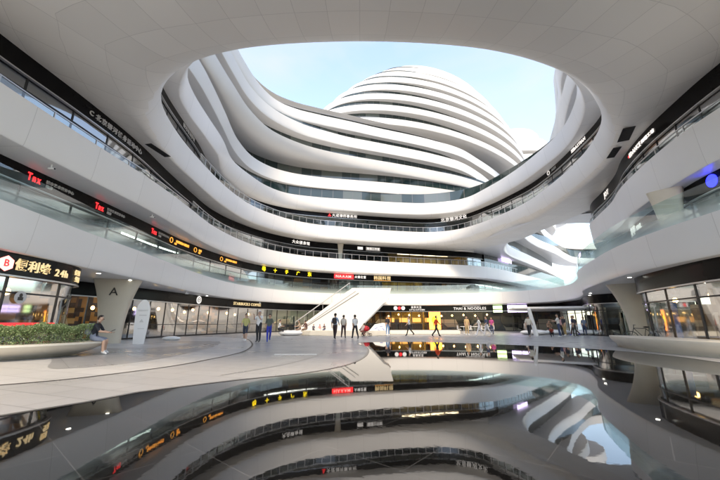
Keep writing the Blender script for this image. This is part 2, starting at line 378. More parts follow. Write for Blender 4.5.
# roof ring with the oval opening: x, y, rounding of the lip, width outwards
L4 = crs([(0, 12.7, 5.4, 12.5), (-5.7, 13.1, 4.6, 12.5), (-8.8, 14.1, 3.2, 13), (-11, 15.8, 1.7, 11), (-11.9, 17.2, .9, 8), (-12.6, 20, .5, 6), (-13, 24.6, .3, 5), (-12.9, 30.8, .4, 5), (-12, 35.3, .45, 5), (-9.4, 39.6, .5, 5), (-6, 42.3, .5, 5), (-2.7, 43.4, .4, 5), (1, 44.6, .35, 5), (7, 46, .4, 5), (11, 46.2, .9, 5.5), (14, 44.6, 1.4, 6), (16, 41.5, 1.7, 6.2), (17.4, 37.5, 1.5, 5), (18.2, 33.5, 1.2, 4.6), (18.2, 29.8, .9, 5), (17.9, 26, .8, 6), (17.1, 22.1, .8, 7), (15.7, 18.9, 1, 9), (14, 17, 1.6, 12), (11.9, 15.3, 2.4, 13), (9.5, 14.1, 3.4, 13), (5.8, 13.1, 4.8, 12.5)], .6, True)
L5 = crs([(0, 15, .3, 5), (-6, 15.6, .3, 5), (-10, 17, .3, 5), (-11.5, 18.7, .4, 5), (-12.3, 20, .35, 5), (-12.7, 21.8, .25, 5), (-12.9, 24.5, .2, 5), (-13.1, 28.2, .3, 5), (-13.7, 32.4, 1.0, 5), (-13, 36.1, 1.5, 5), (-11.9, 39.2, 1.6, 5), (-9.9, 41.6, 1.4, 5), (-5.6, 43.2, .7, 5), (0, 44.2, .25, 5), (5, 45.2, .25, 5), (10.3, 45.4, .3, 5), (14.6, 43.6, .4, 5), (16.5, 39.6, .4, 5), (17.7, 35.3, .4, 5), (18.2, 31.5, .3, 5), (18.3, 27, .3, 5), (17.4, 23.6, .3, 5), (15.9, 20.7, .3, 5), (13, 18, .3, 5), (8, 15.8, .3, 5)], .6, True)
Z2, Z3, Z4, Z5 = 3.5, 7.8, 12.1, 16.4
o = slab('floor_slab', L2, Z2, 1.5, 8, pod)
slab('floor_slab', L3, Z3, 1.75, 8, pod); slab('floor_slab', L3R, Z3, 1.95, 7, pod)
ceil_o = slab('roof_ring', L4, Z4, 1.8, 8, pod, M['ceil'], True)
# pale lip / fascia of the roof ring gets the white cladding
me = ceil_o.data; me.materials.append(M['white'])
for p in me.polygons:
    if p.normal.z > -.55 and abs(p.normal.z) < .8: p.material_index = 1
slab('floor_slab', L5, Z5, 1.7, 5, pod, closed=True)
# outer edge of the roof ring over the side canyon
L4o = crs([(34, 41, .5), (28.5, 37.7, .9), (25.7, 37.2, 1.4), (23.6, 37.9, 1.8), (22.4, 40, 2), (22, 44, 1.6), (22.6, 49, .8), (25, 54, .25), (33, 63, .2), (42, 73, .2), (52, 85, .2)])
slab('floor_slab', L4o, Z4+.004, 1.7, 5, pod)
L5o = crs([(25, 42, .3), (26, 50, .3), (30, 58, .3), (36, 65.5, .3), (45, 74, .3), (52, 81.5, .3), (57, 86, .3), (62, 87.5, .3), (70, 86, .3), (90, 80, .3)])
slab('floor_slab', L5o, Z5+.004, 1.6, 4, pod)
# underside infill between roof ring and the right-hand outer zone
# shop fronts
F1s = crs([(-12.7, -6), (-12.6, 2), (-12.4, 6), (-12.3, 9), (-12.35, 11.5), (-12.45, 13.9), (-12.9, 15.0), (-14.1, 15.7), (-16.5, 16.0), (-18.3, 16.1)], .5)
F1 = crs([(-18.3, 16.4), (-17.3, 17.7), (-16.8, 19.5), (-16, 22.5), (-15.2, 26), (-14.6, 31), (-13, 37), (-10, 42), (-5, 46), (2, 48), (10, 48.4), (16, 47.3), (21, 45), (25, 42)], .6)
F1a = crs([(24.8, 42), (23.6, 36), (21.2, 31.5), (20.6, 29.4), (21.4, 27.9), (22.8, 27.3), (26, 26)], .5)
F1b = crs([(22, 20.2), (17.6, 19.6), (15.6, 18.6), (14.8, 17.2), (14.1, 15), (13.6, 12.8), (13.4, 8), (13.3, 0), (13.3, -3)], .5)
F2 = crs([(-14.6, -10), (-14.7, 5), (-14.8, 12.3), (-14.75, 16.8), (-14.8, 22), (-14.9, 27), (-14.2, 33), (-12.5, 38.4), (-9.5, 42.2), (-5.7, 45), (2, 47.8), (10, 49.8), (18, 52), (23, 56), (33, 66)], .6)
F2R = crs([(36, 43), (28, 35.5), (24, 30), (21, 25), (19, 21.4), (17.6, 18), (16.8, 16), (16.2, 13.6), (15.9, 8), (15.8, -3)], .6)
F3 = crs([(-14.4, -10), (-14.3, 3), (-14.2, 10.6), (-14, 14.3), (-14, 18.3), (-14.5, 23), (-14.8, 27), (-14.9, 31.4), (-13.8, 36), (-11.3, 40.6), (-7, 44.4), (0, 47), (6, 48.8), (12, 50.4), (18, 52.1), (24, 57), (34, 66.5)], .6)
F3R = crs([(38, 43.5), (30.2, 38), (25, 33.4), (22.3, 30), (21, 26.5), (19.6, 23.2), (18.3, 20.9), (17, 17.6), (16.3, 14.9), (15.8, 12.1), (15.6, 6), (15.6, -3)], .6)
F4 = crs([(-11.9, 15.4), (-12.8, 17.2), (-13.4, 19.4), (-13.8, 22), (-14.3, 26), (-15.2, 31), (-15, 36), (-13, 40.5), (-9.5, 43.4), (-5, 45), (0, 46.2), (6, 47.5), (11, 47.9), (15, 46), (17.3, 42), (18.7, 38), (19.5, 34.5), (19.6, 31), (19.2, 26.5), (18.5, 22.3), (17.6, 20.2)], .6)
facade(pod, F1s, .0, Z2, .76, 2.2, 3.5, [(0, .8, 'int_warm'), (.8, 1, 'int_cool')])
facade(pod, F1, .0, Z2, .8, 1.5, 5, [(0, .1, 'int_warm'), (.1, .17, 'int_dark'), (.17, .27, 'int_warm'), (.27, .37, 'int_dark'), (.37, .54, 'int_cool'), (.54, .66, 'int_warm'), (.66, .74, 'int_yellow'), (.74, 1, 'int_dark')], transom=False, mid=.95)
facade(pod, F1a, .0, Z2, .75, 2.0, 4, [(0, .6, 'int_dark'), (.6, 1, 'int_cool')], 'lamp_cool')
facade(pod, F1b, .0, Z2, .8, 2.0, 3.2, [(0, .42, 'int_mix'), (.42, .6, 'int_cool'), (.6, .66, 'int_yellow'), (.66, 1, 'int_dark')], 'lamp_cool')
facade(pod, F2, Z2+.7, Z3, .78, 2.6, 4.5, [(0, .3, 'int_cool'), (.3, .42, 'int_mix'), (.42, .5, 'int_dark'), (.5, .6, 'int_mix'), (.6, .66, 'int_cool'), (.66, .72, 'int_yellow'), (.72, 1, 'int_mix')], 'lamp_cool')
facade(pod, F2R, Z2+.7, Z3, .78, 2.6, 4.5, [(0, .5, 'int_mix'), (.5, 1, 'int_cool')], 'lamp_cool')
facade(pod, F3, Z3+.7, Z4, .85, 2.2, 4.5, [(0, .36, 'int_dark'), (.36, .6, 'int_dark'), (.6, .655, 'int_dark'), (.655, .79, 'int_yellow'), (.79, 1, 'int_dark')], 'lamp')
facade(pod, F3R, Z3+.7, Z4, .95, 1.6, 4.5, [(0, .4, 'int_dark'), (.4, 1, 'int_mix')], None)
facade(pod, F4, Z4+.7, Z5, .6, 1.8, 4, [(0, .35, 'int_mix'), (.35, .5, 'int_cool'), (.5, .62, 'int_cool'), (.62, .85, 'int_mix'), (.85, 1, 'int_dark')], None)
# canyon side walls
for Pth, z in ((L3, Z3), (L4o, Z4), (L5o, Z5)):
    Q = subpath(Pth, (23, 50), Pth[-1][:2]); strip('glass_wall', Q, [(-1.6, z+4.3), (-1.6, z+.7)], M['tower_glass'], pod)
Q = subpath(F1, (14, 48), (25, 42))
# warm pendant lamps hanging inside the ground floor cafes
M['pendant'] = emis('pendant_glow', (1, .6, .22), 3.5)
for Pth, a_, b_, st_ in ((F1, (-16.5, 21), (-11, 41), 1.7), (F1, (4, 48), (18, 47), 1.5), (F1b, (15, 17.6), (13.5, 10), 2.2), (F1s, (-12.5, 8), (-12.5, 14), 2)):
    for q, d, n in along(subpath(Pth, a_, b_), st_, .4):
        c = q-n*random.uniform(.8, 2.2); zz = random.uniform(2.0, 2.35); mb = MB(); mb.sph((c.x, c.y, zz), (.11, .11, .13), 10); mb.out('pendant_lamp', M['pendant'], pod, 50)
# balustrades
railing(pod, L2, Z2+1.5, 1.2, 2.2, 'rail_glass', .12, False)
railing(pod, subpath(L3, (-13, 24), (28, 58)), Z3+1.75, .75, 1.1)
railing(pod, subpath(L3, (-12.9, -14), (-13, 23.5)), Z3+1.75, .3, 2.2)
railing(pod, L3R, Z3+1.95, .35, 2.2)
railing(pod, subpath(L4, (-13, 24.6), (18.2, 29.8)), Z4+1.8, .7, 1.0)
# solid outer shell of the wings, out of the court
for P, z0, z1, d in ((F2, Z2, Z5, 5.2), (F2R, Z2, Z5, 5.2), (F1b, 0, Z2, 4.2), (F1, 0, Z2, 5.6), (F1s, 0, Z2, 4.2)):
    strip('rear_wall', P, [(-d, z0), (-d, z1)], M['plain_white'], pod)

# ------------------------------------------------------------------ upper floors and domed tower
tow = thing('office_tower', 'tall white domed tower of stacked curved terraces rising behind the roof opening', 'building')
L6 = crs([(-14, 0, .14), (-13.7, 15, .14), (-13.4, 23.2, .14), (-13.6, 26.2, .14), (-14, 29.9, .14), (-14.6, 35.3, .14), (-14.1, 39.6, .14), (-12.4, 42.5, .14), (-9.8, 44.4, .14), (-5.5, 45.9, .14), (0, 47, .14), (5.1, 48, .14), (11.3, 49.6, .14), (17, 51.6, .14), (24, 54.7, .14), (31, 59.2, .14), (37, 66, .14), (43.5, 74.7, .14), (50, 82, .14), (56, 87, .14), (64.7, 88, .14), (90, 84, .14)])
L7 = crs([(-14.4, 0, .6), (-14.3, 20, .6), (-14.2, 27.6, .7), (-14, 31.2, 1.1), (-13.6, 35.6, 1.8), (-12.1, 40, 2.3), (-8.6, 43.6, 2.2), (-4.6, 45.9, 1.5), (0, 47.7, .7), (7.9, 50.5, .3), (12.6, 52.4, .3), (18, 54.7, .3), (26, 59.6, .3), (35, 66.5, .3), (44, 75, .3), (52, 84, .3), (55, 92, .3), (56, 110, .3)])
L8 = crs([(-14.8, 0, .18), (-14.7, 20, .18), (-14.6, 32.3, .18), (-14.1, 37.3, .22), (-12.5, 41.2, .27), (-9, 45, .27), (-4.8, 47.4, .22), (-1.7, 48.9, .18), (2.2, 50.3, .13), (8.3, 52.5, .13), (13.3, 54.5, .13), (19.1, 57.5, .13), (24, 61.8, .13), (29.5, 68, .13), (37, 78, .13), (44, 88, .13), (50, 105, .13)])
L9 = crs([(-16, 0, .27), (-15.9, 20, .31), (-15.8, 34, .36), (-14.7, 42, .40), (-13, 45.4, .40), (-10.4, 47.4, .40), (-7, 48.9, .40), (-1.4, 51, .18), (3.6, 53, .13), (9.4, 55.1, .13), (14, 57, .13), (20, 60, .13), (25, 64.2, .13), (33.4, 72.5, .13), (40, 82, .13), (46, 98, .13)])
SB = {20.7: 3.0, 25: 3.0, 29.3: 3.1, 33.6: 3.3}
for P, z in ((L6, 20.7), (L7, 25), (L8, 29.3), (L9, 33.6)):
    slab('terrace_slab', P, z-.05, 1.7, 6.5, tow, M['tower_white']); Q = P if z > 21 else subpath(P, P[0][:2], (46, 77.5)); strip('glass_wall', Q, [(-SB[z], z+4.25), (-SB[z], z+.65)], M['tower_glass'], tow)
strip('glass_wall', L5, [(-3, 20.7), (-3, 17.1)], M['tower_glass'], pod, True)
strip('roof_deck', L9, [(-1.9, 37.9), (-14, 38.6)], M['plain_white'], tow)
dome = [(37.9, 18.66, 84.71, 38.85, 21.34), (42.2, 20.29, 86.24, 38.62, 20.65), (46.5, 21.67, 87.58, 37.64, 19.72), (50.8, 22.79, 88.73, 35.93, 18.55), (55.1, 23.64, 89.69, 33.48, 17.13), (59.4, 24.24, 90.45, 30.28, 15.47), (63.6, 24.58, 91.03, 26.35, 13.56), (67.6, 24.66, 91.41, 21.67, 11.41)]
def ell(cx, cy, a, b, n=150, th=.67):
    return [(cx+a*math.cos(t)*math.cos(th)-b*math.sin(t)*math.sin(th), cy+a*math.cos(t)*math.sin(th)+b*math.sin(t)*math.cos(th), .15) for t in [2*math.pi*i/n for i in range(n)]]
for z, cx, cy, a_, b_ in dome:
    P = ell(cx, cy, a_, b_)
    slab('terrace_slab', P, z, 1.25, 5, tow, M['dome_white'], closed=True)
    if z < 66: q = -3.1; strip('glass_wall', P, [(q, z+4.3), (q, z+.7)], M['tower_glass'], tow, True)
mb = MB(); mb.prism([(x, y) for x, y, r in ell(24.66, 91.41, 21.2, 11.0)], 68.6, 68.84); mb.out('roof', M['dome_white'], tow)
mb = MB(); mb.prism([(x, y) for x, y, r in ell(24.66, 91.6, 15.5, 7.4)], 68.9, 70.3); mb.out('roof', M['dome_white'], tow)

rt = thing('side_tower', 'grey and white banded tower edge behind the right rim of the roof opening', 'building')
for z, pts in ((20.7, [(30, 50), (26, 43), (23, 34.5), (19.9, 28.5), (18, 24), (16.6, 19), (16, 0)]), (25, [(31, 50), (27.5, 42), (22.9, 33), (20, 28.2), (18.3, 22), (17.5, 0)]), (29.3, [(32, 50), (29, 43), (26, 38), (24, 34.6), (22, 28), (21, 0)]), *[(33.6+i*4.3, [(50, 40), (40, 40.5), (30, 40), (27, 38), (25, 33), (24, 26), (23, 2)]) for i in range(4)]):  # repeated topmost floors are out of view, added to block the sun
    P = crs([(x, y, .3) for x, y in pts]); slab('terrace_slab', P, z, 1.6, 4, rt); strip('glass_wall', P, [(-1.6, z+4.3), (-1.6, z+.7)], M['tower_glass'], rt)

ft = thing('distant_block', 'far sunlit cream topped block seen between the domed tower and the right rim', 'building')
for k in range(9):
    z = 38+k*4.3; rr = 16 if k < 7 else 16-(k-6)*3
    P = [(64+rr*math.cos(a), 124+rr*.8*math.sin(a), .3) for a in [i/60*2*math.pi for i in range(60)]]
    slab('terrace_slab', P, z, 2.6, 5, ft, closed=True); strip('glass_wall', P, [(-4, z+4.3), (-4, z+.7)], M['tower_glass'], ft, True)
mb = MB(); mb.prism([(64+9*math.cos(i/40*2*math.pi), 124+7*math.sin(i/40*2*math.pi)) for i in range(40)], 74, 76.5); mb.out('roof', M['plain_white'], ft)

# ------------------------------------------------------------------ ground
def sheet(name, poly, z, m, kind='structure'):
    bm = bmesh.new(); vs = [bm.verts.new((x, y, z)) for x, y in poly]; f = bm.faces.new(vs)
    if f.normal.z < 0: f.normal_flip()
    bmesh.ops.triangulate(bm, faces=[f]); bmesh.ops.recalc_face_normals(bm, faces=bm.faces[:])
    for q in bm.faces:
        if q.normal.z < 0: q.normal_flip()
    me = bpy.data.meshes.new(name); bm.to_mesh(me); bm.free(); o = link(name, me, m); o['kind'] = kind; return o
def paving(name, col, rough=.32, W=1.2, H=.6, rot=.35, spec=1.5):
    m = mat(name, col, rough, ior=spec)
    g = N(m, "ShaderNodeNewGeometry"); mp = N(m, "ShaderNodeMapping"); mp.inputs["Rotation"].default_value = (0, 0, rot); L(m, g.outputs["Position"], mp.inputs[0])
    br = N(m, "ShaderNodeTexBrick"); br.inputs["Scale"].default_value = 1; br.inputs["Brick Width"].default_value = W; br.inputs["Row Height"].default_value = H
    br.inputs["Mortar Size"].default_value = .009; br.inputs["Color1"].default_value = (*col, 1); br.inputs["Color2"].default_value = (*[c*.9 for c in col], 1); br.inputs["Mortar"].default_value = (*[c*.42 for c in col], 1)
    L(m, mp.outputs[0], br.inputs[0])
    no = N(m, "ShaderNodeTexNoise"); no.inputs["Scale"].default_value = .6; no.inputs["Detail"].default_value = 9; L(m, g.outputs["Position"], no.inputs["Vector"])
    L(m, mixc(m, mth(m, 'MULTIPLY', no.outputs[0], .5), br.outputs[0], tuple(c*.72 for c in col)), BS(m).inputs["Base Color"])
    mr = N(m, "ShaderNodeMapRange"); mr.inputs[1].default_value = .3; mr.inputs[2].default_value = .7; mr.inputs[3].default_value = rough*.75; mr.inputs[4].default_value = rough*1.35
    L(m, no.outputs[0], mr.inputs[0]); L(m, mr.outputs[0], BS(m).inputs["Roughness"]); return m
M['pave'] = paving('grey_paving', (.36, .36, .367))
M['pave_l'] = paving('pale_paving', (.48, .48, .483), .35, 1.5, .75)
M['pave_d'] = paving('mid_paving', (.3, .3, .31), .3, .9, .9, .8)
def water():
    m = mat('black_water', (.008, .008, .009), .02, ior=1.52)
    g = N(m, "ShaderNodeNewGeometry")
    br = N(m, "ShaderNodeTexBrick"); br.inputs["Scale"].default_value = 1; br.inputs["Brick Width"].default_value = 1.6; br.inputs["Row Height"].default_value = .8; br.inputs["Mortar Size"].default_value = .006
    br.inputs["Color1"].default_value = (.004, .004, .004, 1); br.inputs["Color2"].default_value = (.008, .008, .008, 1); br.inputs["Mortar"].default_value = (.03, .03, .03, 1)
    mp = N(m, "ShaderNodeMapping"); mp.inputs["Rotation"].default_value = (0, 0, .7); L(m, g.outputs["Position"], mp.inputs[0]); L(m, mp.outputs[0], br.inputs[0])
    L(m, br.outputs[0], BS(m).inputs["Base Color"])
    n1 = N(m, "ShaderNodeTexNoise"); n1.inputs["Scale"].default_value = 9; n1.inputs["Detail"].default_value = 3; L(m, g.outputs["Position"], n1.inputs["Vector"])
    n2 = N(m, "ShaderNodeTexNoise"); n2.inputs["Scale"].default_value = .35; n2.inputs["Detail"].default_value = 2; L(m, g.outputs["Position"], n2.inputs["Vector"])
    h = mth(m, 'MULTIPLY', n1.outputs[0], mth(m, 'MULTIPLY', n2.outputs[0], n2.outputs[0]))
    b = N(m, "ShaderNodeBump"); b.inputs["Strength"].default_value = .22; b.inputs["Distance"].default_value = .003
    L(m, h, b.inputs["Height"]); L(m, b.outputs[0], BS(m).inputs["Normal"]); return m
M['water'] = water()
sheet('ground', [(-400, -300), (400, -300), (400, 700), (-400, 700)], 0, M['pave'])
pool = [p[:2] for p in crs([(-9, -6), (-6.4, 0), (-4.9, 3.4), (-4.36, 4.4), (-3.87, 5.15), (-3.61, 5.8), (-3.13, 6.3), (-2.84, 6.6), (-2.38, 7.03), (-1.33, 7.83), (-.51, 9.02), (.0, 10.68), (.31, 13.2), (.3, 16.3), (-.1, 18.4), (.1, 19.8), (1, 20.3), (3.56, 20.4), (6.45, 18.7), (9.0, 16.6), (10.4, 14.2), (10.6, 11.8), (10.2, 9.66), (10.4, 6), (12, 0), (14, -6)], .4)]
sheet('pool_water', pool+[(2, -8)], .004, M['water'])
isl = [p[:2] for p in crs([(-11, 3), (-8, 5.2), (-6.57, 6.49), (-5.96, 7.03), (-5.5, 7.83), (-4.95, 9.2), (-4.7, 10.9), (-4.6, 13.2), (-5.1, 16), (-6.2, 19.6), (-8.2, 24.3), (-11, 27.5), (-14, 29)], .4)]
sheet('pale_pavement', isl+[(-18, 29), (-18, 3)], .004, M['pave_l'])
inn = [p[:2] for p in crs([(-11.6, 13.6), (-9, 10.2), (-7.4, 8.6), (-6.6, 9.4), (-6.3, 11), (-6.5, 13.6), (-7.1, 17), (-8.8, 21), (-11.4, 21.4), (-11.9, 18), (-11.3, 15)], .4, True)]
sheet('grey_pavement', inn, .008, M['pave_d'])
inn2 = [p[:2] for p in crs([(-11.3, 15.5), (-9.6, 15.2), (-8.9, 16.8), (-9.4, 18.8), (-11, 19.2), (-11.8, 17.5)], .4, True)]
sheet('pale_pavement', inn2, .012, M['pave_l'])
strip('drain_channel', [(x, y) for x, y in isl], [(-.0, .006), (.09, .006)], M['t_dark'], None)['kind'] = 'structure'
strip('pool_edge_strip', [(x, y) for x, y in pool], [(-.05, .009), (.03, .009)], mat('edge_metal', (.12, .12, .12), .3, metal=.5), None)['kind'] = 'structure'
st = [p[:2] for p in crs([(-3.0, 7.6), (-2.2, 9.2), (-1.5, 12), (-1.6, 16), (-2.4, 20.5), (-2.6, 25), (0, 28.3), (6, 28.8), (14, 26)], .4)]
strip('paving_joint', st, [(-.03, .006), (.03, .006)], M['pave_d'], None)['kind'] = 'structure'
mb = MB(); mb.box((-2.3, 12.45, .01), (1.5, .12, .012)); tag(mb.out('flush_strip', mat('strip_white', (.75, .75, .73), .3)), 'thin white strip set flush in the grey plaza paving', 'ground light')  # thin pale bar laid nearly flush with the paving, no emission

# ------------------------------------------------------------------ planter, hedge, bench
def lens_body(name, outline, zt, under, m, parent=None):
    """low stone rim with a tucked-under belly"""
    cx = sum(p[0] for p in outline)/len(outline); cy = sum(p[1] for p in outline)/len(outline)
    rings = [(1.0, zt), (1.0, zt-.05), (.985, zt-.14), (.95, zt-.26), (.9, zt-.36), (.86, .0)]
    bm = bmesh.new(); R_ = []
    fr = frames(outline, True)
    for s, z in rings:
        row = []
        for i, (x, y) in enumerate(outline):
            nrm = fr[i][1]; d = (1-s)*under*7
            row.append(bm.verts.new((x-nrm.x*d, y-nrm.y*d, z)))
        R_.append(row)
    n = len(outline)
    for a in range(len(rings)-1):
        for i in range(n): bm.faces.new((R_[a][i], R_[a][(i+1) % n], R_[a+1][(i+1) % n], R_[a+1][i]))
    bm.faces.new(R_[0])
    bmesh.ops.triangulate(bm, faces=[bm.faces[-1]] if False else [f for f in bm.faces if len(f.verts) > 4])
    bmesh.ops.recalc_face_normals(bm, faces=bm.faces[:])
    me = bpy.data.meshes.new(name); bm.to_mesh(me); bm.free(); return link(name, me, m, parent, 30)
def ccw(P): return P if sum(P[i-1][0]*P[i][1]-P[i][0]*P[i-1][1] for i in range(len(P))) > 0 else P[::-1]
plo = ccw([p[:2] for p in crs([(-12.1, 9.1), (-11.2, 9.3), (-10.2, 9.8), (-9.6, 10.7), (-9.25, 11.6), (-9.2, 12.4), (-9.6, 12.9), (-10.4, 12.9), (-11.5, 12.5), (-12.1, 11.5)], .25, True)])
pl = lens_body('planter_bench', plo, .46, .9, M['bench']); tag(pl, 'smooth pale stone planter bench filled with green hedge by the convenience store', 'planter')
lf = mat('hedge_leaf', (.22, .31, .13), .5); lf2 = mat('hedge_leaf_dark', (.15, .23, .09), .5); lf3 = mat('hedge_leaf_pale', (.36, .42, .24), .5)
bm = bmesh.new()
def inpoly(x, y, P):
    c = False; n = len(P)
    for i in range(n):
        a, b = P[i], P[i-1]
        if (a[1] > y) != (b[1] > y) and x < (b[0]-a[0])*(y-a[1])/(b[1]-a[1])+a[0]: c = not c
    return c
cx, cy = -10.55, 11.3
hp = [(cx+(x-cx)*.8, cy+(y-cy)*.8) for x, y in plo]
k = 0
while k < 26000:
    x, y = random.uniform(-12.1, -8.6), random.uniform(9, 13)
    if not inpoly(x, y, hp): continue
    top = 1.0+.09*math.sin(x*3.1+y)*math.sin(y*2.7)+.05*math.sin(x*9)*math.cos(y*8)
    z = top-abs(random.gauss(0, .1)) if random.random() < .7 else random.uniform(.46, top)
    c = Vector((x, y, z)); q = Matrix.Rotation(random.uniform(0, 6.28), 3, 'Z') @ Matrix.Rotation(random.uniform(-1.1, 1.1), 3, 'X') @ Matrix.Rotation(random.uniform(-.9, .9), 3, 'Y')
    l = random.uniform(.018, .034)
    f = bm.faces.new([bm.verts.new(c+q @ Vector(v)) for v in ((-l*.5, 0, 0), (0, -l, 0), (l*.5, 0, 0), (0, l, .005))])
    f.material_index = random.choice((0, 0, 1, 2)); k += 1
me = bpy.data.meshes.new('hedge'); bm.to_mesh(me); bm.free()
tag(link('hedge', me, [lf, lf2, lf3]), 'low clipped green hedge growing in the stone planter bench', 'hedge')
bo = ccw([p[:2] for p in crs([(12.6, 17.2), (11.4, 15), (11.1, 12.6), (11.6, 9.5), (12.6, 7), (13, 9), (13.05, 12), (13.4, 14.5), (13.3, 16.5)], .3, True)])
tag(lens_body('stone_bench', bo, .5, .35, M['bench']), 'long beige stone bench curving along the right shop front beside the pool', 'bench')

# ------------------------------------------------------------------ columns
def column(x, y, z0, z1, rz, wb, wt, label, letter=None):
    t = thing('column', label, 'column', (x, y, z0), rz)
    H = z1-z0; bm = bmesh.new(); rows = []; K = 12
    for i in range(K+1):
        f = i/K; wd = wb+(wt-wb)*f**2.4; dp = .62+.35*f**2.4; z = H*f; row = []
        for j in range(28):
            a = j/28*2*math.pi; c, s = math.cos(a), math.sin(a)
            row.append(bm.verts.new((wd/2*math.copysign(abs(c)**.45, c), dp/2*math.copysign(abs(s)**.45, s), z)))
        rows.append(row)
    for i in range(K):
        for j in range(28): bm.faces.new((rows[i][j], rows[i][(j+1) % 28], rows[i+1][(j+1) % 28], rows[i+1][j]))
    bm.faces.new(rows[-1]); bm.faces.new(rows[0][::-1])
    me = bpy.data.meshes.new('shaft'); bm.to_mesh(me); bm.free(); link('shaft', me, M['cream'], t, 40)
    if letter: text_obj(letter, .62, (0, -.46, H-.72), 0, M['t_dark'], t, 'letter')
    return t
def text_mesh(body, size, ext=.02, bold=0.0, sx=1):
    c = bpy.data.curves.new('text', 'FONT'); c.body = body; c.size = size; c.extrude = ext; c.align_x = 'CENTER'; c.align_y = 'CENTER'; c.resolution_u = 2; c.offset = bold
    o = bpy.data.objects.new('text', c); COL.objects.link(o); dg = bpy.context.evaluated_depsgraph_get()
    me = bpy.data.meshes.new_from_object(o.evaluated_get(dg)); bpy.data.objects.remove(o); bpy.data.curves.remove(c)
    me.transform(Matrix.Diagonal((sx, 1, 1, 1))); me.materials.clear(); return me
def text_obj(body, size, loc, rz, m, parent, name='lettering', bold=.0, sx=1):
    me = text_mesh(body, size, .02, bold, sx); o = link(name, me, m, parent); o.location = loc; o.rotation_euler = (R(90), 0, rz); return o
def sign(path, x, y, z, label, items, off=.1, group=None):
    """items: (kind, text/size, dx, dz, size, material, stretch); every piece follows the curve of the band"""
    S = [0]
    for i in range(1, len(path)): S.append(S[-1]+math.hypot(path[i][0]-path[i-1][0], path[i][1]-path[i-1][1]))
    i0 = min(range(len(path)), key=lambda k: (path[k][0]-x)**2+(path[k][1]-y)**2)
    def at(s_):
        s_ = max(0, min(S[-1]-1e-4, S[i0]+s_)); j = max(k for k in range(len(S)-1) if S[k] <= s_); t = (s_-S[j])/max(1e-6, S[j+1]-S[j])
        a = Vector(path[j][:2]); b = Vector(path[j+1][:2]); d = (b-a).normalized(); return a.lerp(b, t)+Vector((d.y, -d.x))*(off+.03), math.atan2(d.y, d.x)
    p0, r0 = at(0)
    t = thing('shop_sign', label, 'sign', (p0.x, p0.y, z), r0, group); inv = (Matrix.Translation((p0.x, p0.y, z)) @ Matrix.Rotation(r0, 4, 'Z')).inverted()
    def put(o, s_, dz, tilt=True):
        p, r = at(s_); o.matrix_local = inv @ Matrix.Translation((p.x, p.y, z+dz)) @ Matrix.Rotation(r, 4, 'Z') @ (Matrix.Rotation(R(90), 4, 'X') if tilt else Matrix())
    for it in items:
        kd, tx, dx, dz, s, mm = it[:6]; sx = it[6] if len(it) > 6 else 1
        if kd == 't':
            gl = []; wsum = 0
            for ch in tx:
                if ch == ' ': gl.append((None, s*.3*sx)); wsum += s*.3*sx; continue
                me = text_mesh(ch, s, .02, .006, sx); xs = [v.co.x for v in me.vertices]; c = (min(xs)+max(xs))/2; me.transform(Matrix.Translation((-c, 0, 0))); wd = max(xs)-min(xs)+s*.13
                gl.append((me, wd)); wsum += wd
            bm = bmesh.new(); cur = dx-wsum/2
            for me, wd in gl:
                if me:
                    p, r = at(cur+wd/2); me.transform(inv @ Matrix.Translation((p.x, p.y, z+dz)) @ Matrix.Rotation(r, 4, 'Z') @ Matrix.Rotation(R(90), 4, 'X')); bm.from_mesh(me); bpy.data.meshes.remove(me)
                cur += wd
            me = bpy.data.meshes.new('lettering'); bm.to_mesh(me); bm.free(); link('lettering', me, M[mm], t)
        elif kd == 'b': mb = MB(); mb.box((0, .012, 0), (tx, .03, s)); put(mb.out('sign_panel', M[mm], t), dx, dz, False)
        elif kd in 'dh':
            mb = MB(); mb.cyl((0, .012, 0), (0, -.012, 0), s, n=6 if kd == 'h' else 24); put(mb.out('logo_disc', M[mm], t), dx, dz, False)
        elif kd == 'r':
            mb = MB(); mb.torus((0, 0, .02), s, s*.14, 'Z', 24, 6); put(mb.out('logo_ring', M[mm], t), dx, dz)
    return t
column(-13.9, 19.0, 0, Z2, R(20), 1.15, 2.3, 'cream flared column with a dark letter A near the left planter', 'A')
column(17.2, 21.0, 0, Z2, R(-35), 1.0, 2.6, 'cream flared column under the right balcony beside a small bracket sign')
column(16.0, 16.2, Z2+.7, Z3, R(-50), .8, 1.45, 'cream column standing behind the glass balustrade on the right upper balcony')
column(-2.8, 46.2, 9, Z4+.0, 0, .5, .9, 'slim pale column between far third floor shop windows')

# ------------------------------------------------------------------ signs
sign(F1s, -12.3, 11.3, 3.1, 'convenience store sign with red B hexagon and cream Chinese characters 24h', [('h', 0, -.25, .0, .27, 't_pink'), ('t', 'B', -.25, 0, .34, 't_red'), ('t', '便利蜂', .75, 0, .44, 't_cream', 1.0), ('t', '24h', 2.0, -.05, .4, 't_cream')], .1)
sign(F1s, -12.7, 14.6, 3.1, 'small stacked cream lettering on the rounded corner of the convenience store', [('t', '便利', 0, .12, .24, 't_cream'), ('t', '生活', .1, -.16, .24, 't_cream')], .1)
for (x, y, lb) in ((-14.8, 14.2, 'red lettered sign nearest the left edge with white small print, largest of three'), (-14.78, 18.3, 'red lettered sign in the middle of the three along the left balcony'), (-14.8, 23.4, 'red lettered sign farthest and smallest of the three, beside orange signs')):
    sign(F2, x, y, 7.4, lb, [('t', 'Tnx', -.55, 0, .5, 't_red', .62), ('t', '城市艺术设计中心', .75, .08, .17, 't_grey', 1), ('t', '画廊', .2, -.12, .16, 't_grey')], .1, 'red gallery signs on the left balcony')
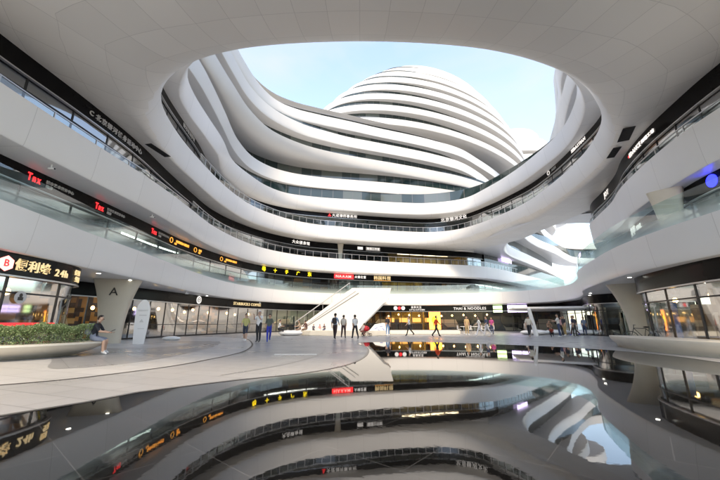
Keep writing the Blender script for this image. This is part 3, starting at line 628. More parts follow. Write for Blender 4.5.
for i, (x, y, lb) in enumerate(((-14.9, 26.2, 'orange round logo sign, leftmost of three beside the red signs'), (-14.7, 30.3, 'orange round logo sign, middle of three on the dark band'), (-13.9, 34, 'orange round logo sign with the longest lettering, nearest the yellow characters'))):
    sign(F2, x, y, 7.4, lb, [('r', 0, -1.3, 0, .2, 't_orange'), ('t', '南锣肥猫火锅烧烤' if i != 1 else '咖啡', .4 if i != 1 else -.5, .06, .22, 't_orange'), ('t', '餐厅', -.6, -.16, .15, 't_orange')], .1, 'orange restaurant signs')
sign(F2, -9.3, 42.3, 7.4, 'row of five widely spaced yellow glowing characters on the second floor band', [('t', c, -3.4+i*1.7, 0, .6 if i in (0, 4) else .5, 't_yellow') for i, c in enumerate('粤十子广东')], .1)
sign(F2, -2.2, 46.5, 7.42, 'bright red rectangular shop sign with pink letters on the second floor', [('b', 3.0, 0, 0, .6, 't_red'), ('t', 'NAAAM', 0, 0, .48, 't_pink', 1.2), ('t', '火锅食堂', 2.5, 0, .4, 't_white')], .1)
sign(F2, 3.2, 48.2, 7.4, 'cream and orange boxed characters sign at the centre of the second floor', [('t', '韩国料理', 0, 0, .58, 't_cream', 1.1), ('b', 2.6, 0, -.33, .05, 't_orange')], .1)
sign(F1, -12.9, 37.6, 3.1, 'white illuminated coffee shop lettering on the ground floor black band', [('t', 'STARBUCKS COFFEE', 0, 0, .42, 't_cream', 1.0)], .1)
sign(F1, -14.7, 30.5, 3.12, 'round white coffee shop emblem on the ground floor black band', [('d', 0, 0, 0, .34, 't_white'), ('r', 0, 0, 0, .2, 't_dark'), ('t', '★', 0, 0, .24, 't_dark')], .1)
sign(F1, 6.8, 48.3, 3.1, 'white and red logo sign with two lines of white lettering over the orange lit cafe', [('d', 0, -1.9, .05, .28, 't_white'), ('d', 0, -1.35, .05, .22, 't_red'), ('d', 0, -.8, .05, .28, 't_white'), ('t', '永和大王', 1.1, .15, .36, 't_white'), ('t', 'LITTLE KITCHEN', 1.2, -.2, .26, 't_white')], .1)
sign(F1, 15.6, 47.4, 3.05, 'long white lettering sign over the yellow lit restaurant', [('b', 4.2, 0, .33, .04, 't_white'), ('t', 'THAI & NOODLES', 0, 0, .5, 't_white', 1.0)], .1)
for (cx_, cm, nm) in ((19.0, 't_green', 'pair of pale green lit screens stacked on the dark band'), (20.5, 't_lilac', 'pair of lilac lit screens right of the green ones'), (21.9, 't_lilac', 'pair of lilac lit screens at the right end of the row')):
    sign(F1, cx_, 46-(cx_-19)*.45, 2.9, nm, [('b', 1.15, 0, .27, .42, cm), ('b', 1.15, 0, -.25, .34, cm)], .14, 'lit advertising screens')
sign(F3, -14, 17, 11.6, 'dim grey lettering along the third floor band on the left', [('t', 'C 北京银河健身运动中心', 0, 0, .36, 't_grey')], .1)
sign(F3, -8, 43.8, 11.65, 'small white characters on the third floor band below the curved soffit, left of centre', [('t', '大众健身馆', 0, 0, .5, 't_white')], .1)
sign(F3, 1, 47.3, 11.65, 'white boxed sign on the third floor band at the centre', [('b', .8, -1.3, 0, .4, 't_white'), ('b', 2.2, .7, 0, .55, 't_grey'), ('t', '瑜伽工作室', .7, 0, .38, 't_white')], .1)
sign(F4, -2.5, 45.5, 16.1, 'red mark and white characters on the fourth floor band', [('t', '▲', -1.9, 0, .5, 't_red'), ('t', '大成律师事务所', .3, 0, .5, 't_white')], .1)
sign(F4, 13.8, 46.7, 16.05, 'row of white characters on the fourth floor band where it turns up to the right', [('t', '北京银河文化', 0, 0, .62, 't_white')], .1)
sign(F4, -14.1, 24, 16.1, 'grey lettering strip on the fourth floor band high on the left', [('t', '银河培训学校', 0, 0, .38, 't_grey')], .1)
sign(F4, 19.1, 25.7, 16.12, 'white capital lettering on the fourth floor band inside the right of the opening', [('t', 'SEBASTIAN', 0, 0, .42, 't_white')], .1)
sign(F4, 19.6, 30.6, 16.12, 'white round mark and short lettering on the fourth floor band', [('r', 0, -1, 0, .2, 't_white'), ('t', 'AUX', 0, 0, .36, 't_grey')], .1)
sign(F3R, 17.2, 17.9, 11.65, 'white capital lettering EDANCE and four small characters on the right third floor band', [('d', 0, -1.45, 0, .08, 't_red'), ('t', 'EDANCE', -.5, 0, .4, 't_white'), ('t', '舞蹈工坊', 1.15, 0, .24, 't_white', 1.4)], .1)
sign(F3R, 20.8, 26, 11.6, 'small white vertical lettering at the curved end of the right third floor', [('t', 'JOY', 0, 0, .6, 't_white')], .1)
sign(F2R, 16.15, 13.3, 7.42, 'round blue glowing logo with white lettering on the right second floor band', [('d', 0, -.9, 0, .3, 't_blue'), ('t', 'Supor', .25, .05, .42, 't_white')], .12)
sign(F2R, 19.3, 22, 7.4, 'white lilac glowing characters on the right second floor band', [('t', '美甲', -.8, 0, .7, 't_white'), ('t', 'NAIL', .7, 0, .45, 't_white')], .12)
sign(L3, 27, 57.2, 11.9, 'small purple glowing sign deep in the side passage', [('b', 4, 0, 0, .7, 't_lilac')], -1.3)

# ------------------------------------------------------------------ stair, kerb, pole, totem, canopy
st = thing('staircase', 'broad white stair ramp rising from the plaza to the second floor balcony', 'staircase')
def xz_prism(pts, y0, y1):
    bm = bmesh.new(); a = [bm.verts.new((x, y0, z)) for x, z in pts]; b = [bm.verts.new((x, y1, z)) for x, z in pts]; n = len(pts)
    bm.faces.new(a); bm.faces.new(b[::-1])
    for i in range(n): bm.faces.new((a[i], b[i], b[(i+1) % n], a[(i+1) % n]))
    bmesh.ops.recalc_face_normals(bm, faces=bm.faces[:]); return bm
def fin(bm, name, m, parent, smooth=None): me = bpy.data.meshes.new(name); bm.to_mesh(me); bm.free(); return link(name, me, m, parent, smooth)
YS = 38.2
fin(xz_prism([(-7.6, .05), (-6.9, .5), (-.9, 5.0), (3.6, 5.0), (3.2, 3.52), (2.6, 3.2), (.3, .9), (-.3, .05)], YS, YS+.35), 'side_panel', M['white'], st)
steps = []; n = 26
for i in range(n):
    x = -7+i*.25; z = i*.165
    steps += [(x, z), (x, z+.165)]
steps += [(3.3, n*.165), (3.3, n*.165-.6), (-.4, .05), (-6.5, .0)]
fin(xz_prism(steps, YS+.36, YS+3.4), 'flight', M['plain_white'], st)
fin(xz_prism([(-8.2, .05), (-7.5, .5), (-1.5, 5.0), (3.6, 5.0), (3.2, 3.52), (2.6, 3.2), (.3, .9), (-.3, .05)], YS+3.41, YS+3.7), 'side_panel', M['white'], st)
mb = MB(); mb.cyl((-7.3, YS+.2, 1.2), (-1.2, YS+.2, 5.6), .04)
for i in range(7):
    f = i/6; mb.cyl((-7.3+6.1*f, YS+.2, .3+4.6*f), (-7.3+6.1*f, YS+.2, 1.2+4.4*f), .025)
mb.out('handrail', M['trim'], st); mb = MB(); mb.cyl((-7.9, YS+3.55, 1.2), (-1.8, YS+3.55, 5.6), .04); mb.out('handrail', M['trim'], st)
for dz in (.55, .95):
    mb = MB(); mb.cyl((-6.5+dz*.3, YS-.03, .72-dz*.2+.05), (-1.0+dz*.9, YS-.03, 4.95-dz*.55), .022, n=8); mb.out('panel_seam', M['t_dark' if dz > .9 else 'trim'], st)
mb = MB(); mb.box((1.6, YS+3.9+1.8, 4.3), (4.2, 4.4, .5)); mb.out('landing', M['plain_white'], st)
kb = MB(); kb.prism([(-5.4, 31.2), (-4.4, 30.3), (-2, 30), (.6, 30), (2.3, 30.2), (2.4, 31), (.5, 31.5), (-3, 31.6)], 0, .42); tag(kb.out('low_wall', M['bench'], bevel=.05), 'low beige stone ledge in front of the white staircase', 'ledge')
kb = MB(); kb.prism([(2.9, 33.2), (9.8, 33.4), (9.8, 34.2), (2.9, 34)], 0, .4); tag(kb.out('low_wall', M['bench'], bevel=.05), 'low pale ledge running in front of the orange lit cafe windows', 'ledge')
def ring_bench(x, y, s, label):
    mb = MB(); t = thing('sculpted_seat', label, 'seat', (x, y, 0))
    bm = bmesh.new(); bmesh.ops.create_uvsphere(bm, u_segments=24, v_segments=12, radius=1)
    for v in bm.verts:
        q = v.co; q.x *= s*1.2; q.y *= s*.75; q.z = q.z*min(.26, s*.3)+min(.26, s*.3)-.04; q.z = max(0, min(q.z, .44+.12*abs(q.x)/s/1.2))
    fin(bm, 'seat_body', M['plain_white'], t, 50); return t
ring_bench(-6.2, 30.6, .9, 'rounded white sculpted seat with people around it left of the staircase')
ring_bench(16.6, 32.6, 1.1, 'rounded white sculpted seat behind the white leaning pole')
ring_bench(19.4, 33.6, 1.1, 'rounded white sculpted seat under the thin white canopy')
ring_bench(-12.4, 22.6, .5, 'small rounded white seat by the cafe windows on the pale paving')
ring_bench(21.2, 32.0, 1.2, 'large pale sculpted seat behind the person in blue')
# leaning white pole
mb = MB(); mb.cyl((15.1, 29.4, 0), (14.75, 29.4, 2.2), .19, .15, 16); mb.sph((14.75, 29.4, 2.2), .15); tag(mb.out('light_pole', M['plain_white'], smooth=40), 'thick white leaning pole standing on the plaza between seated people', 'pole')
# totem sign
t = thing('totem_sign', 'tall rounded white totem board leaning by the cream column A', 'sign', (-11.75, 18.3, 0), R(20))
bm = bmesh.new(); pts = []
for z, wd in ((0, .25), (.4, .28), (.9, .31), (1.4, .33), (1.8, .32), (2.05, .26), (2.22, .17), (2.32, .06)): pts.append((wd, z))
poly = [(x, z) for x, z in pts]+[(-x, z) for x, z in pts[::-1]]
fin(xz_prism(poly, -.05, .05), 'board', M['plain_white'], t)
text_obj('GALAXY', .12, (0, -.056, 1.75), 0, M['t_grey'], t, 'lettering'); text_obj('▲', .22, (0, -.056, 1.2), 0, M['t_grey'], t, 'symbol')
mb = MB(); mb.box((.02, -.056, 1.5), (.34, .01, .05)); mb.out('printed_line', M['t_grey'], t); mb = MB(); mb.box((.02, -.056, .8), (.3, .01, .03)); mb.out('printed_line', M['t_grey'], t)
# canopy over the far right shops
cp = MB(); cpts = [(16.9, 37), (19, 34.6), (21.5, 31.7), (23.5, 30.5), (24.5, 36), (22, 41), (18, 41)]
cp.prism(cpts, 2.55, 2.75); cpo = cp.out('canopy', M['plain_white'], bevel=.05); tag(cpo, 'thin white flat canopy over the shops under the right end of the far balcony', 'canopy')
for v in cpo.data.vertices: v.co.z += (v.co.x-14)*-.03+.12
# kiosk with blue marks and red buggy
t = thing('white_booth', 'rounded white booth with faint blue marks beneath the staircase', 'booth', (1.75, 33.4, 0))
fin(xz_prism([(-.9, 0), (-.85, .35), (-.3, .95), (.5, 1.1), (.95, 1.0), (1, 0)], -.5, .5), 'shell', M['plain_white'], t)
for i, (x, z) in enumerate(((-.2, .6), (.3, .75), (.1, .4), (.5, .5))):
    mb = MB(); mb.box((x, -.51, z), (.28, .015, .05), ry=.4*(i-1)); mb.out('blue_mark', mat('blue_print', (.1, .15, .5), .5), t)
t = thing('pushchair', 'red pushchair with dark wheels beside the walking group', 'pushchair', (.55, 30.0-.9, 0), R(70))
mb = MB(); mb.sph((0, .05, .62), (.27, .33, .24)); mb.box((0, .25, .42), (.36, .3, .12)); mb.out('seat', mat('red_cloth', (.6, .03, .04), .7), t, 40)
mb = MB(); mb.cyl((-.2, -.35, 1.0), (-.2, .3, .15), .015); mb.cyl((.2, -.35, 1.0), (.2, .3, .15), .015); mb.cyl((-.2, -.35, 1.0), (.2, -.35, 1.0), .02); mb.cyl((-.2, .2, .5), (-.2, -.3, .15), .015); mb.cyl((.2, .2, .5), (.2, -.3, .15), .015); mb.out('frame', M['dark'], t)
for sx in (-1, 1):
    for yy in (-.3, .3): mb = MB(); mb.torus((sx*.22, yy, .12), .1, .02); mb.out('wheel', M['dark'], t)
# bicycle by the right column
t = thing('bicycle', 'dark bicycle parked against the right cream column', 'bicycle', (15.3, 18.55, 0), R(62))
for yy in (-.52, .52): mb = MB(); mb.torus((0, yy, .34), .31, .02, n=28); [mb.cyl((0, yy, .34), (0, yy+.31*math.cos(a), .34+.31*math.sin(a)), .004, n=4) for a in [i*.785 for i in range(8)]]; mb.out('wheel', M['dark'], t)
mb = MB(); B_ = dict(a=(0, -.52, .34), b=(0, -.05, .3), c=(0, -.17, .8), d=(0, .35, .82), e=(0, .52, .34), f=(0, .33, .98))
for p, q in ('ab', 'bc', 'cd', 'bd', 'ca', 'de', 'df'): mb.cyl(B_[p], B_[q], .016, n=8)
mb.cyl((-.24, .3, .99), (.24, .3, .99), .014, n=8); mb.out('frame', M['dark'], t)
mb = MB(); mb.sph((0, -.19, .88), (.07, .13, .035)); mb.out('saddle', M['black'], t, 40)
# tables and chairs outside the restaurant
for i, (x, y, lb) in enumerate(((11.0, 36.2, 'white cafe table nearer the cafe on the left'), (12.3, 36.6, 'white cafe table in the middle of the row'), (13.5, 36.4, 'white cafe table at the right of the row'))):
    t = thing('cafe_table', lb+' before the yellow restaurant', 'table', (x, y, 0), 0, 'white cafe tables')
    mb = MB(); mb.cyl((0, 0, .70), (0, 0, .74), .38, n=20); mb.out('tabletop', M['plain_white'], t); mb = MB(); mb.cyl((0, 0, .0), (0, 0, .7), .03); mb.cyl((0, 0, 0), (0, 0, .03), .22); mb.out('pedestal', M['trim'], t)
    for j, s in enumerate((-1, 1)):
        c = thing('cafe_chair', 'white cafe chair %s the %s cafe table' % (('left of', 'right of')[j], ('left', 'middle', 'right')[i]), 'chair', (x+s*.52, y-.1, 0), R(90)*s, 'white cafe chairs')
        mb = MB(); mb.box((0, 0, .44), (.36, .36, .04)); mb.out('seat', M['plain_white'], c, bevel=.01); mb = MB(); mb.box((0, -.18, .66), (.36, .03, .38)); mb.out('backrest', M['plain_white'], c, bevel=.01)
        for a in (-.15, .15):
            for b in (-.15, .15): mb = MB(); mb.cyl((a, b, 0), (a, b, .42), .014, n=6); mb.out('leg', M['trim'], c)
# ceiling vents, soffit lamps, cameras
def vent(x, y, rz, lx, ly, lb):
    t = thing('ceiling_vent', lb, 'vent', (x, y, Z4-.012), rz, 'ceiling vents')
    mb = MB(); mb.box((0, 0, 0), (lx, ly, .02)); mb.out('opening', M['shade'], t)
    mb = MB(); [mb.box((-lx/2+lx*(i+.5)/9, 0, -.014), (.03, ly, .014)) for i in range(9)]; mb.out('louvre', M['dark'], t)
vent(-13.25, 19.6, R(80), 1.7, .45, 'dark louvred vent in the narrow soffit on the left')
vent(16.0, 17.7, R(62), 1.7, .6, 'larger dark louvred vent in the ceiling on the right'); vent(16.9, 19.9, R(68), 1.5, .45, 'smaller dark louvred vent beyond the larger right one')
def fixed(path, zs, spots, name, label, cat, build, off):
    for i, (x, y, lb) in enumerate(spots):
        q, d, n = nearest(path, x, y); p = q+n*off; t = thing(name, lb, cat, (p.x, p.y, zs), math.atan2(d.y, d.x), label); build(t)
def dl(t):
    mb = MB(); mb.cyl((0, 0, -.03), (0, 0, 0), .13, n=20); mb.out('housing', M['trim'], t); mb = MB(); mb.cyl((0, 0, -.04), (0, 0, -.031), .09, n=20); mb.out('lens', M['lamp_cool'], t)
fixed(L2, Z2, [(-12.5, 19, 'round soffit lamp above the cream column A'), (-12.6, 16, 'round soffit lamp above the corner of the convenience store'), (-13, 30, 'round soffit lamp above the cafe window'), (19.5, 30, 'round soffit lamp over the right passage, farther of two'), (18.4, 28, 'round soffit lamp over the right passage, nearer of two'), (14, 18, 'round soffit lamp above the right corner shop')], 'soffit_lamp', 'soffit lamps', 'lamp', dl, -.7)
def cam_(t):
    mb = MB(); mb.cyl((0, 0, -.14), (0, 0, 0), .03); mb.cyl((0, .1, -.18), (0, -.16, -.2), .05); mb.out('camera_body', M['plain_white'], t, 40); mb = MB(); mb.cyl((0, -.16, -.2), (0, -.18, -.2), .035); mb.out('lens', M['black'], t)
fixed(L3, Z3, [(-12.9, 13, 'small security camera under the left third floor edge'), (-12.8, 20, 'small security camera under the third floor edge near the red signs')], 'security_camera', 'security cameras', 'camera', cam_, -.5)
fixed(L2, Z2, [(-12, 39, 'small security camera above the white cafe lettering'), (-13.1, 26, 'small security camera over the cafe window')], 'security_camera', 'security cameras', 'camera', cam_, -.4)
# red ribbon and poster on the convenience store window
q, d, n = nearest(F1s, -12.3, 11.5)
t = thing('window_stripe', 'red stripe band stuck low across the convenience store windows', 'window stripe', (q.x, q.y, 1.02), math.atan2(d.y, d.x)); mb = MB(); mb.box((0, .0, 0), (4.6, .02, .17)); mb.out('stripe', M['t_red'], t)
q, d, n = nearest(F1s, -12.3, 12.0); q = q+n*.02
t = thing('round_poster', 'round white poster with a dark figure on the convenience store door', 'poster', (q.x, q.y, 2.0), math.atan2(d.y, d.x))
mb = MB(); mb.cyl((0, 0, 0), (0, -.015, 0), .22, n=28); mb.out('disc', M['t_grey'], t); mb = MB(); mb.sph((0, -.018, .07), (.065, .006, .075)); mb.box((0, -.018, -.05), (.19, .012, .12)); mb.out('figure', M['t_dark'], t)
# banners inside right shop
q, d, n = nearest(F1b, 14.5, 16.3); q = q-n*.5
t = thing('banner', 'narrow blue banner standing behind the right shop window', 'banner', (q.x, q.y, 0), math.atan2(d.y, d.x)); mb = MB(); mb.box((0, 0, 1.05), (.5, .03, 2.0)); mb.out('panel', mat('blue_banner', (.04, .2, .6), .5), t); mb = MB(); mb.box((0, 0, .02), (.6, .3, .04)); mb.out('base', M['dark'], t)
q, d, n = nearest(F1b, 13.7, 13.4); q = q-n*1.2
t = thing('lit_display', 'tall glowing amber display panel inside the right shop', 'display', (q.x, q.y, 0), math.atan2(d.y, d.x)); mb = MB(); mb.box((0, 0, 1.3), (.9, .06, 2.3)); mb.out('panel', emis('amber', (1, .55, .12), 1.1), t); mb = MB(); mb.box((0, -.04, 1.6), (.7, .02, .1)); mb.out('print', M['t_white'], t)
q, d, n = nearest(F1, 6.5, 48.3)
for i in range(4):
    q, d, n = nearest(F1, 4.2+i*2.0, 48.2); p = q-n*.9
    t = thing('lit_display', 'glowing orange menu panel %s in the central cafe window' % ('at the far left', 'second from left', 'third from left', 'at the right')[i], 'display', (p.x, p.y, 0), math.atan2(d.y, d.x), 'orange cafe panels'); mb = MB(); mb.box((0, 0, 1.5), (1.2, .06, .6)); mb.out('panel', emis('orange_panel', (1, .45, .12), .35), t); mb = MB(); mb.box((0, .1, .5), (1.5, .4, 1.0)); mb.out('counter', M['int_warm'], t)
q, d, n = nearest(F1, 10.8, 48.3); p = q+n*.1
t = thing('lit_display', 'tall orange and red lit poster beside the yellow restaurant', 'display', (p.x, p.y, 0), math.atan2(d.y, d.x)); mb = MB(); mb.box((0, 0, 1.4), (1.6, .05, 2.4)); mb.out('panel', emis('poster_orange', (1, .3, .06), .9), t); mb = MB(); mb.sph((0, -.03, 1.5), (.45, .02, .5)); mb.out('disc', M['t_yellow'], t)

# ------------------------------------------------------------------ people
SKN = noisy('skin', (.52, .33, .24), .5, .05, 8); HAIR = noisy('hair', (.018, .014, .012), .45, .2, 30)
CM = {}
def cm(c):
    if c not in CM: CM[c] = noisy('cloth', c, .8, .12, 12)
    return CM[c]
def person(x, y, rz, label, shirt, pants, shoes=(.6, .6, .6), pose='stand', h=1.72, z=0, long=False, shorts=False, hair=True, bag=None, cap=None, group='people on the plaza', arms=None, skirt=None):
    k = h/1.75; V = []; E = []; Rr = []; tagb = []
    def add(p, r, par, reg):
        V.append(Vector(p)); Rr.append(r); tagb.append(reg)
        if par is not None: E.append((par, len(V)-1))
        return len(V)-1
    lg = dict(stand=((4, 4), (-4, 3)), walk=((26, 8), (-20, 22)), walk2=((-16, 26), (20, 5)), sit=((84, 88), (80, 78)), crouch=((100, 140), (80, 130)))[pose]
    am = arms or dict(stand=((6, 12), (-4, 10)), walk=((-26, 22), (26, 28)), walk2=((22, 25), (-20, 15)), sit=((28, 62), (24, 70)), crouch=((50, 30), (60, 40)))[pose]
    lean = dict(stand=1, walk=4, walk2=4, sit=12, crouch=35)[pose]
    ln = R(lean)
    def up(zz, yy=0): return (0, yy+math.sin(ln)*zz, .95+math.cos(ln)*zz)
    pel = add((0, 0, .95), (.155, .11), None, 'pants'); wa = add(up(.13), (.13, .095), pel, 'shirt'); ch = add(up(.32), (.155, .105), wa, 'shirt'); nb = add(up(.5), (.065, .06), ch, 'shirt'); nk = add(up(.57), (.05, .05), nb, 'skin'); hd = add(up(.66, .015), (.078, .088), nk, 'skin'); ht = add(up(.755, .01), (.07, .08), hd, 'skin')
    hands = []
    for i, s in enumerate((-1, 1)):
        a, e = am[i]; sh = up(.44); S = add((s*.165, sh[1], sh[2]), (.06, .06), ch, 'shirt')
        el = V[S]+Vector((s*.05, math.sin(R(a))*.27, -math.cos(R(a))*.27)); Ei = add(el, (.042, .042), S, 'shirt'); b = R(a+e)
        wr = el+Vector((-s*.02 if e < 40 else -s*.07, math.sin(b)*.24, -math.cos(b)*.24)); Wi = add(wr, (.028, .028), Ei, 'fore')
        pm = wr+Vector((0, math.sin(b)*.08, -math.cos(b)*.08)); add(pm, (.022, .034), Wi, 'skin'); hands.append((pm, Vector((0, math.sin(b), -math.cos(b))), s))
    feet = []
    for i, s in enumerate((-1, 1)):
        t, kb = lg[i]; H = add((s*.09, 0, .9), (.088, .092), pel, 'pants')
        kn = V[H]+Vector((s*.01, math.sin(R(t))*.43, -math.cos(R(t))*.43)); K = add(kn, (.06, .062), H, 'pants'); b = R(t-kb)
        ak = kn+Vector((0, math.sin(b)*.41, -math.cos(b)*.41)); mid = (kn+ak)/2; Mi = add((mid.x, mid.y-.015, mid.z), (.054, .056), K, 'shin'); A = add(ak, (.036, .04), Mi, 'shin')
        fp = R(-8) if pose != 'walk' else (R(12) if i == 0 else R(-30)); add(ak+Vector((0, -.04, -.045)), (.036, .03), A, 'shoes'); add(ak+Vector((s*.01, .15*math.cos(fp), -.055+.15*math.sin(fp))), (.042, .026), A, 'shoes')
        feet.append(ak)
    lo = min(v.z for v in V)-.03
    me = bpy.data.meshes.new('p'); me.from_pydata([tuple(v) for v in V], E, []); o = bpy.data.objects.new('p', me); COL.objects.link(o)
    md = o.modifiers.new('s', 'SKIN'); sv = me.skin_vertices[0].data
    for i, r in enumerate(Rr): sv[i].radius = (r[0]*1.16, r[1]*1.16); sv[i].use_root = (i == 0)
    su = o.modifiers.new('u', 'SUBSURF'); su.levels = 1; su.render_levels = 1
    dg = bpy.context.evaluated_depsgraph_get(); bm = bmesh.new(); tmp = bpy.data.meshes.new_from_object(o.evaluated_get(dg)); bm.from_mesh(tmp); bpy.data.objects.remove(o); bpy.data.meshes.remove(me); bpy.data.meshes.remove(tmp)
    segs = [(V[a], V[b], tagb[b]) for a, b in E]
    order = {'skin': 0, 'shirt': 1, 'pants': 2, 'shoes': 3}
    for f in bm.faces:
        c = f.calc_center_median(); best = min(segs, key=lambda s: dseg(c, s[0], s[1])); r = best[2]
        if r == 'fore': r = 'shirt' if long else 'skin'
        if r == 'shin': r = 'skin' if shorts else 'pants'
        f.material_index = order[r]; f.smooth = True
    def addtube(a, b, r1, r2, mi=0):
        n0 = len(bm.faces); d = b-a; m_ = Matrix.Translation((a+b)/2) @ d.to_track_quat('Z', 'Y').to_matrix().to_4x4(); bmesh.ops.create_cone(bm, cap_ends=True, segments=6, radius1=r1, radius2=r2, depth=d.length, matrix=m_)
        bm.faces.ensure_lookup_table()
        for f in bm.faces[n0:]: f.material_index = mi; f.smooth = True
    for pm, d, s in hands:
        side = Vector((1, 0, 0)); cur = Vector((0, -d.z, d.y)) if True else d
        for fi in range(4):
            b0 = pm+side*(fi-1.5)*.018+d*.02; b1 = b0+d*(.035-.004*abs(fi-1.5))+cur*.01; b2 = b1+d*.018+cur*.024; addtube(b0, b1, .0085, .008); addtube(b1, b2, .008, .006)
        b0 = pm-side*s*.03-d*.02; addtube(b0, b0-side*s*.02+d*.04+cur*.012, .0095, .007)
    hc = V[hd]; fwd = Vector((0, 1, 0))
    addtube(hc+Vector((0, .075, .0)), hc+Vector((0, .105, -.012)), .008, .014)             # nose
    for s in (-1, 1):
        for (dx, dy, dz, r, mi) in ((.03, .082, .02, .009, 4), (.079, .0, .0, .02, 0)):
            n0 = len(bm.faces); bmesh.ops.create_icosphere(bm, subdivisions=1, radius=r, matrix=Matrix.Translation(hc+Vector((s*dx, dy, dz)))); bm.faces.ensure_lookup_table()
            for f in bm.faces[n0:]: f.material_index = mi
    n0 = len(bm.faces); bmesh.ops.create_cube(bm, size=1, matrix=Matrix.Translation(hc+Vector((0, .083, -.04))) @ Matrix.Diagonal((.04, .01, .008, 1))); bm.faces.ensure_lookup_table()
    for f in bm.faces[n0:]: f.material_index = 5
    mt = Matrix.Diagonal((k, k, k, 1)) @ Matrix.Translation((0, 0, -lo)); bm.transform(mt)
    nm = bpy.data.meshes.new('person'); bm.to_mesh(nm); bm.free()
    ob = link('person', nm, [SKN, cm(shirt), cm(pants), cm(shoes), HAIR, mat('lips', (.4, .12, .1), .5)]); ob.location = (x, y, z); ob.rotation_euler = (0, 0, rz); tag(ob, label, 'person', group)
    head = mt @ hc
    bmh = bmesh.new(); bmesh.ops.create_uvsphere(bmh, u_segments=16, v_segments=10, radius=1)
    bmesh.ops.delete(bmh, geom=[v for v in bmh.verts if v.co.z < (.42 if v.co.y > .35 else (-.1 if v.co.y > -.1 else -.75))], context='VERTS')
    for v in bmh.verts: v.co = Vector((v.co.x*.098, v.co.y*.112, v.co.z*.115))*k+head+Vector((0, -.008, .035))*k
    fin(bmh, 'cap' if cap else 'hair', cm(cap) if cap else HAIR, ob, 60)
    if hair == 'long':
        mb = MB(); mb.sph(tuple(head+Vector((0, -.075, -.07))*k), (.075*k, .04*k, .16*k)); mb.out('hair', HAIR, ob, 60)
    if skirt:
        mb = MB(); mb.cyl((0, .0, 1.0*k-lo*k), (0, .02, .55*k-lo*k), .16*k, .24*k, 16); mb.out('skirt', cm(skirt), ob, 60)
    if bag:
        col, lb = bag; t = tag(thing('backpack', lb, 'bag'), lb, 'bag'); c = mt @ (V[ch]+Vector((0, -.2, -.04)))
        t.location = Matrix.Translation((x, y, z)) @ Matrix.Rotation(rz, 4, 'Z') @ c; t.rotation_euler = (0, 0, rz)
        mb = MB(); mb.box((0, 0, 0), (.3, .16, .42)); mb.out('bag_body', cm(col), t, 50, .05); mb = MB(); mb.box((0, -.1, -.06), (.22, .05, .2)); mb.out('pocket', cm(col), t, 50, .02)
    return ob
def dseg(p, a, b):
    d = b-a; t = max(0, min(1, (p-a).dot(d)/max(1e-9, d.length_squared))); return (p-(a+d*t)).length
W_, K_, B_l, DN = (.75, .75, .74), (.03, .03, .035), (.06, .1, .4), (.05, .07, .14)
PP = person
PP(-9.55, 12.3, R(-75), 'person in black top and grey shorts sitting on the planter tip with a phone', (.02, .022, .03), (.2, .23, .3), W_, 'sit', 1.68, -.0, shorts=True, bag=((.35, .38, .42), 'grey backpack worn by the person sitting on the planter'), arms=((30, 50), (34, 46)))
PP(-7.1, 21.2, R(190), 'person in yellow green T-shirt and dark shorts walking toward the camera on the left', (.5, .48, .2), (.04, .05, .08), W_, 'walk', 1.7, shorts=True)
PP(-5.95, 20.1, R(170), 'person in white shirt and white cap holding a phone to the face', W_, K_, (.1, .1, .1), 'stand', 1.76, cap=(.75, .76, .8), arms=((55, 85), (55, 85)), bag=None)
PP(-5.45, 20.5, R(200), 'person in dark top and bright blue trousers behind the white capped person', (.1, .12, .1), (.03, .05, .4), B_l, 'walk2', 1.62)
PP(-7.2, 30.2, R(-80), 'person in white shirt and black trousers sitting left of the sculpted seat', W_, K_, K_, 'sit', 1.7)
PP(-5.4, 30.9, R(100), 'person in pale brown top sitting right of the sculpted seat', (.5, .38, .28), (.25, .16, .12), K_, 'sit', 1.66)
PP(-4.95, 31.4, R(60), 'person in dark brown top sitting beside the staircase foot', (.12, .06, .05), (.3, .2, .15), K_, 'sit', 1.66)
PP(-5.0, 36.6, R(200), 'child in dark top sitting at the left foot of the white stair panel', (.1, .1, .14), K_, W_, 'sit', 1.15, .02)
PP(-4.3, 36.7, R(170), 'child in pink top sitting before the white stair panel', (.75, .3, .3), W_, W_, 'sit', 1.15, .02)
PP(-3.8, 36.6, R(160), 'child in dark clothes sitting right of the pink child', (.1, .08, .1), DN, K_, 'sit', 1.2, .02)
PP(-1.75, 23.9, R(-10), 'person in pale blue shirt with dark backpack striding away', (.35, .48, .65), (.05, .03, .03), K_, 'walk', 1.8, bag=((.05, .04, .04), 'dark backpack on the person in pale blue'))
PP(-1.2, 24.9, R(-5), 'person in cream shirt and dark trousers walking in the middle of the group', (.65, .58, .5), (.06, .03, .03), K_, 'walk2', 1.66)
PP(-.35, 24.3, R(20), 'person in white shirt and black trousers at the right of the walking group', W_, K_, K_, 'walk', 1.7)
PP(.15, 28.9, R(-40), 'person bending over by the red pushchair in pale clothes', (.5, .4, .38), (.3, .12, .1), K_, 'crouch', 1.6)
PP(2.45, 30.3, R(200), 'person in dark top and blue jeans standing beside the white booth', (.03, .03, .04), (.15, .28, .5), W_, 'stand', 1.7)
PP(4.25, 29.4, R(90), 'person in light grey shirt and black trousers walking by the orange lit cafe', (.6, .62, .65), K_, K_, 'walk2', 1.66)
PP(6.15, 27.6, R(-80), 'person in bright orange red shirt and black trousers walking across the plaza', (.75, .07, .02), K_, K_, 'walk', 1.7, long=True)
PP(9.9, 31.6, R(180), 'slim person in tan clothes standing before the yellow restaurant', (.55, .38, .2), (.5, .36, .2), W_, 'stand', 1.68)
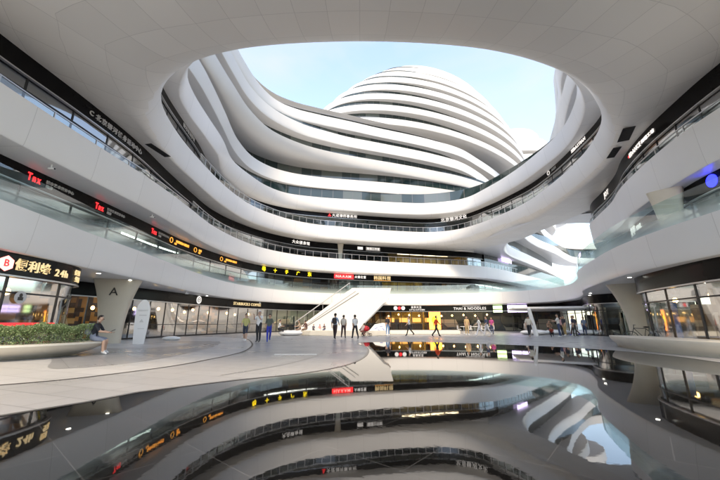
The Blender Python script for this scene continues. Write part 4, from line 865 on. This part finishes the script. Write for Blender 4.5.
PP(10.35, 29.6, R(80), 'person in white top and white trousers walking before the yellow restaurant', W_, (.7, .7, .75), W_, 'walk', 1.66)
PP(11.15, 30.0, R(100), 'person in navy top walking beside the one dressed in white', DN, (.65, .65, .7), W_, 'walk2', 1.68)
PP(12.9, 33.4, R(150), 'person in magenta top and dark trousers before the dark shop', (.4, .06, .2), DN, K_, 'stand', 1.62)
PP(13.35, 27.0, R(-40), 'person in cream shirt and black trousers left of the white pole', (.68, .62, .52), K_, (.7, .55, .5), 'walk', 1.74)
PP(15.2, 31.4, R(200), 'person in pale top sitting on the seat behind the person in cream', (.6, .55, .5), (.4, .35, .3), W_, 'sit', 1.65)
PP(17.6, 31.8, R(170), 'person in brown top sitting right of the white pole', (.3, .18, .12), K_, K_, 'sit', 1.65)
PP(15.15, 27.0, R(140), 'child in red and black crouching beside the standing person in white', (.35, .06, .04), K_, K_, 'crouch', 1.2)
PP(15.6, 26.8, R(70), 'person in white shirt and dark jeans standing over the crouching child', (.72, .7, .66), DN, W_, 'stand', 1.75, arms=((45, 60), (30, 60)))
PP(17.6, 29.4, R(100), 'person in black top and khaki trousers in the group at right', (.03, .03, .04), (.42, .3, .14), W_, 'stand', 1.68)
PP(18.9, 30.2, R(80), 'person in bright blue shirt at the right end of the group', (.03, .1, .6), (.1, .05, .04), (.1, .1, .4), 'walk2', 1.72)
PP(18.3, 30.9, R(120), 'person with blond hair and pale pink top in the back of the group', (.6, .35, .35), K_, K_, 'stand', 1.62)
PP(20.5, 31.2, R(160), 'person in grey blue clothes at the far right near the sculpted seat', (.2, .25, .35), DN, K_, 'stand', 1.6)
PP(17.9, 28.5, R(200), 'person in dark clothes standing near the khaki trousers', (.05, .05, .07), (.05, .05, .05), K_, 'stand', 1.66)
# phone in the seated person's hand
t = thing('phone', 'dark phone held by the person sitting on the planter', 'phone', (-8.98, 12.44, .83), R(-75)); mb = MB(); mb.box((0, 0, 0), (.075, .15, .01), rx=.5); mb.out('case', M['black'], t)
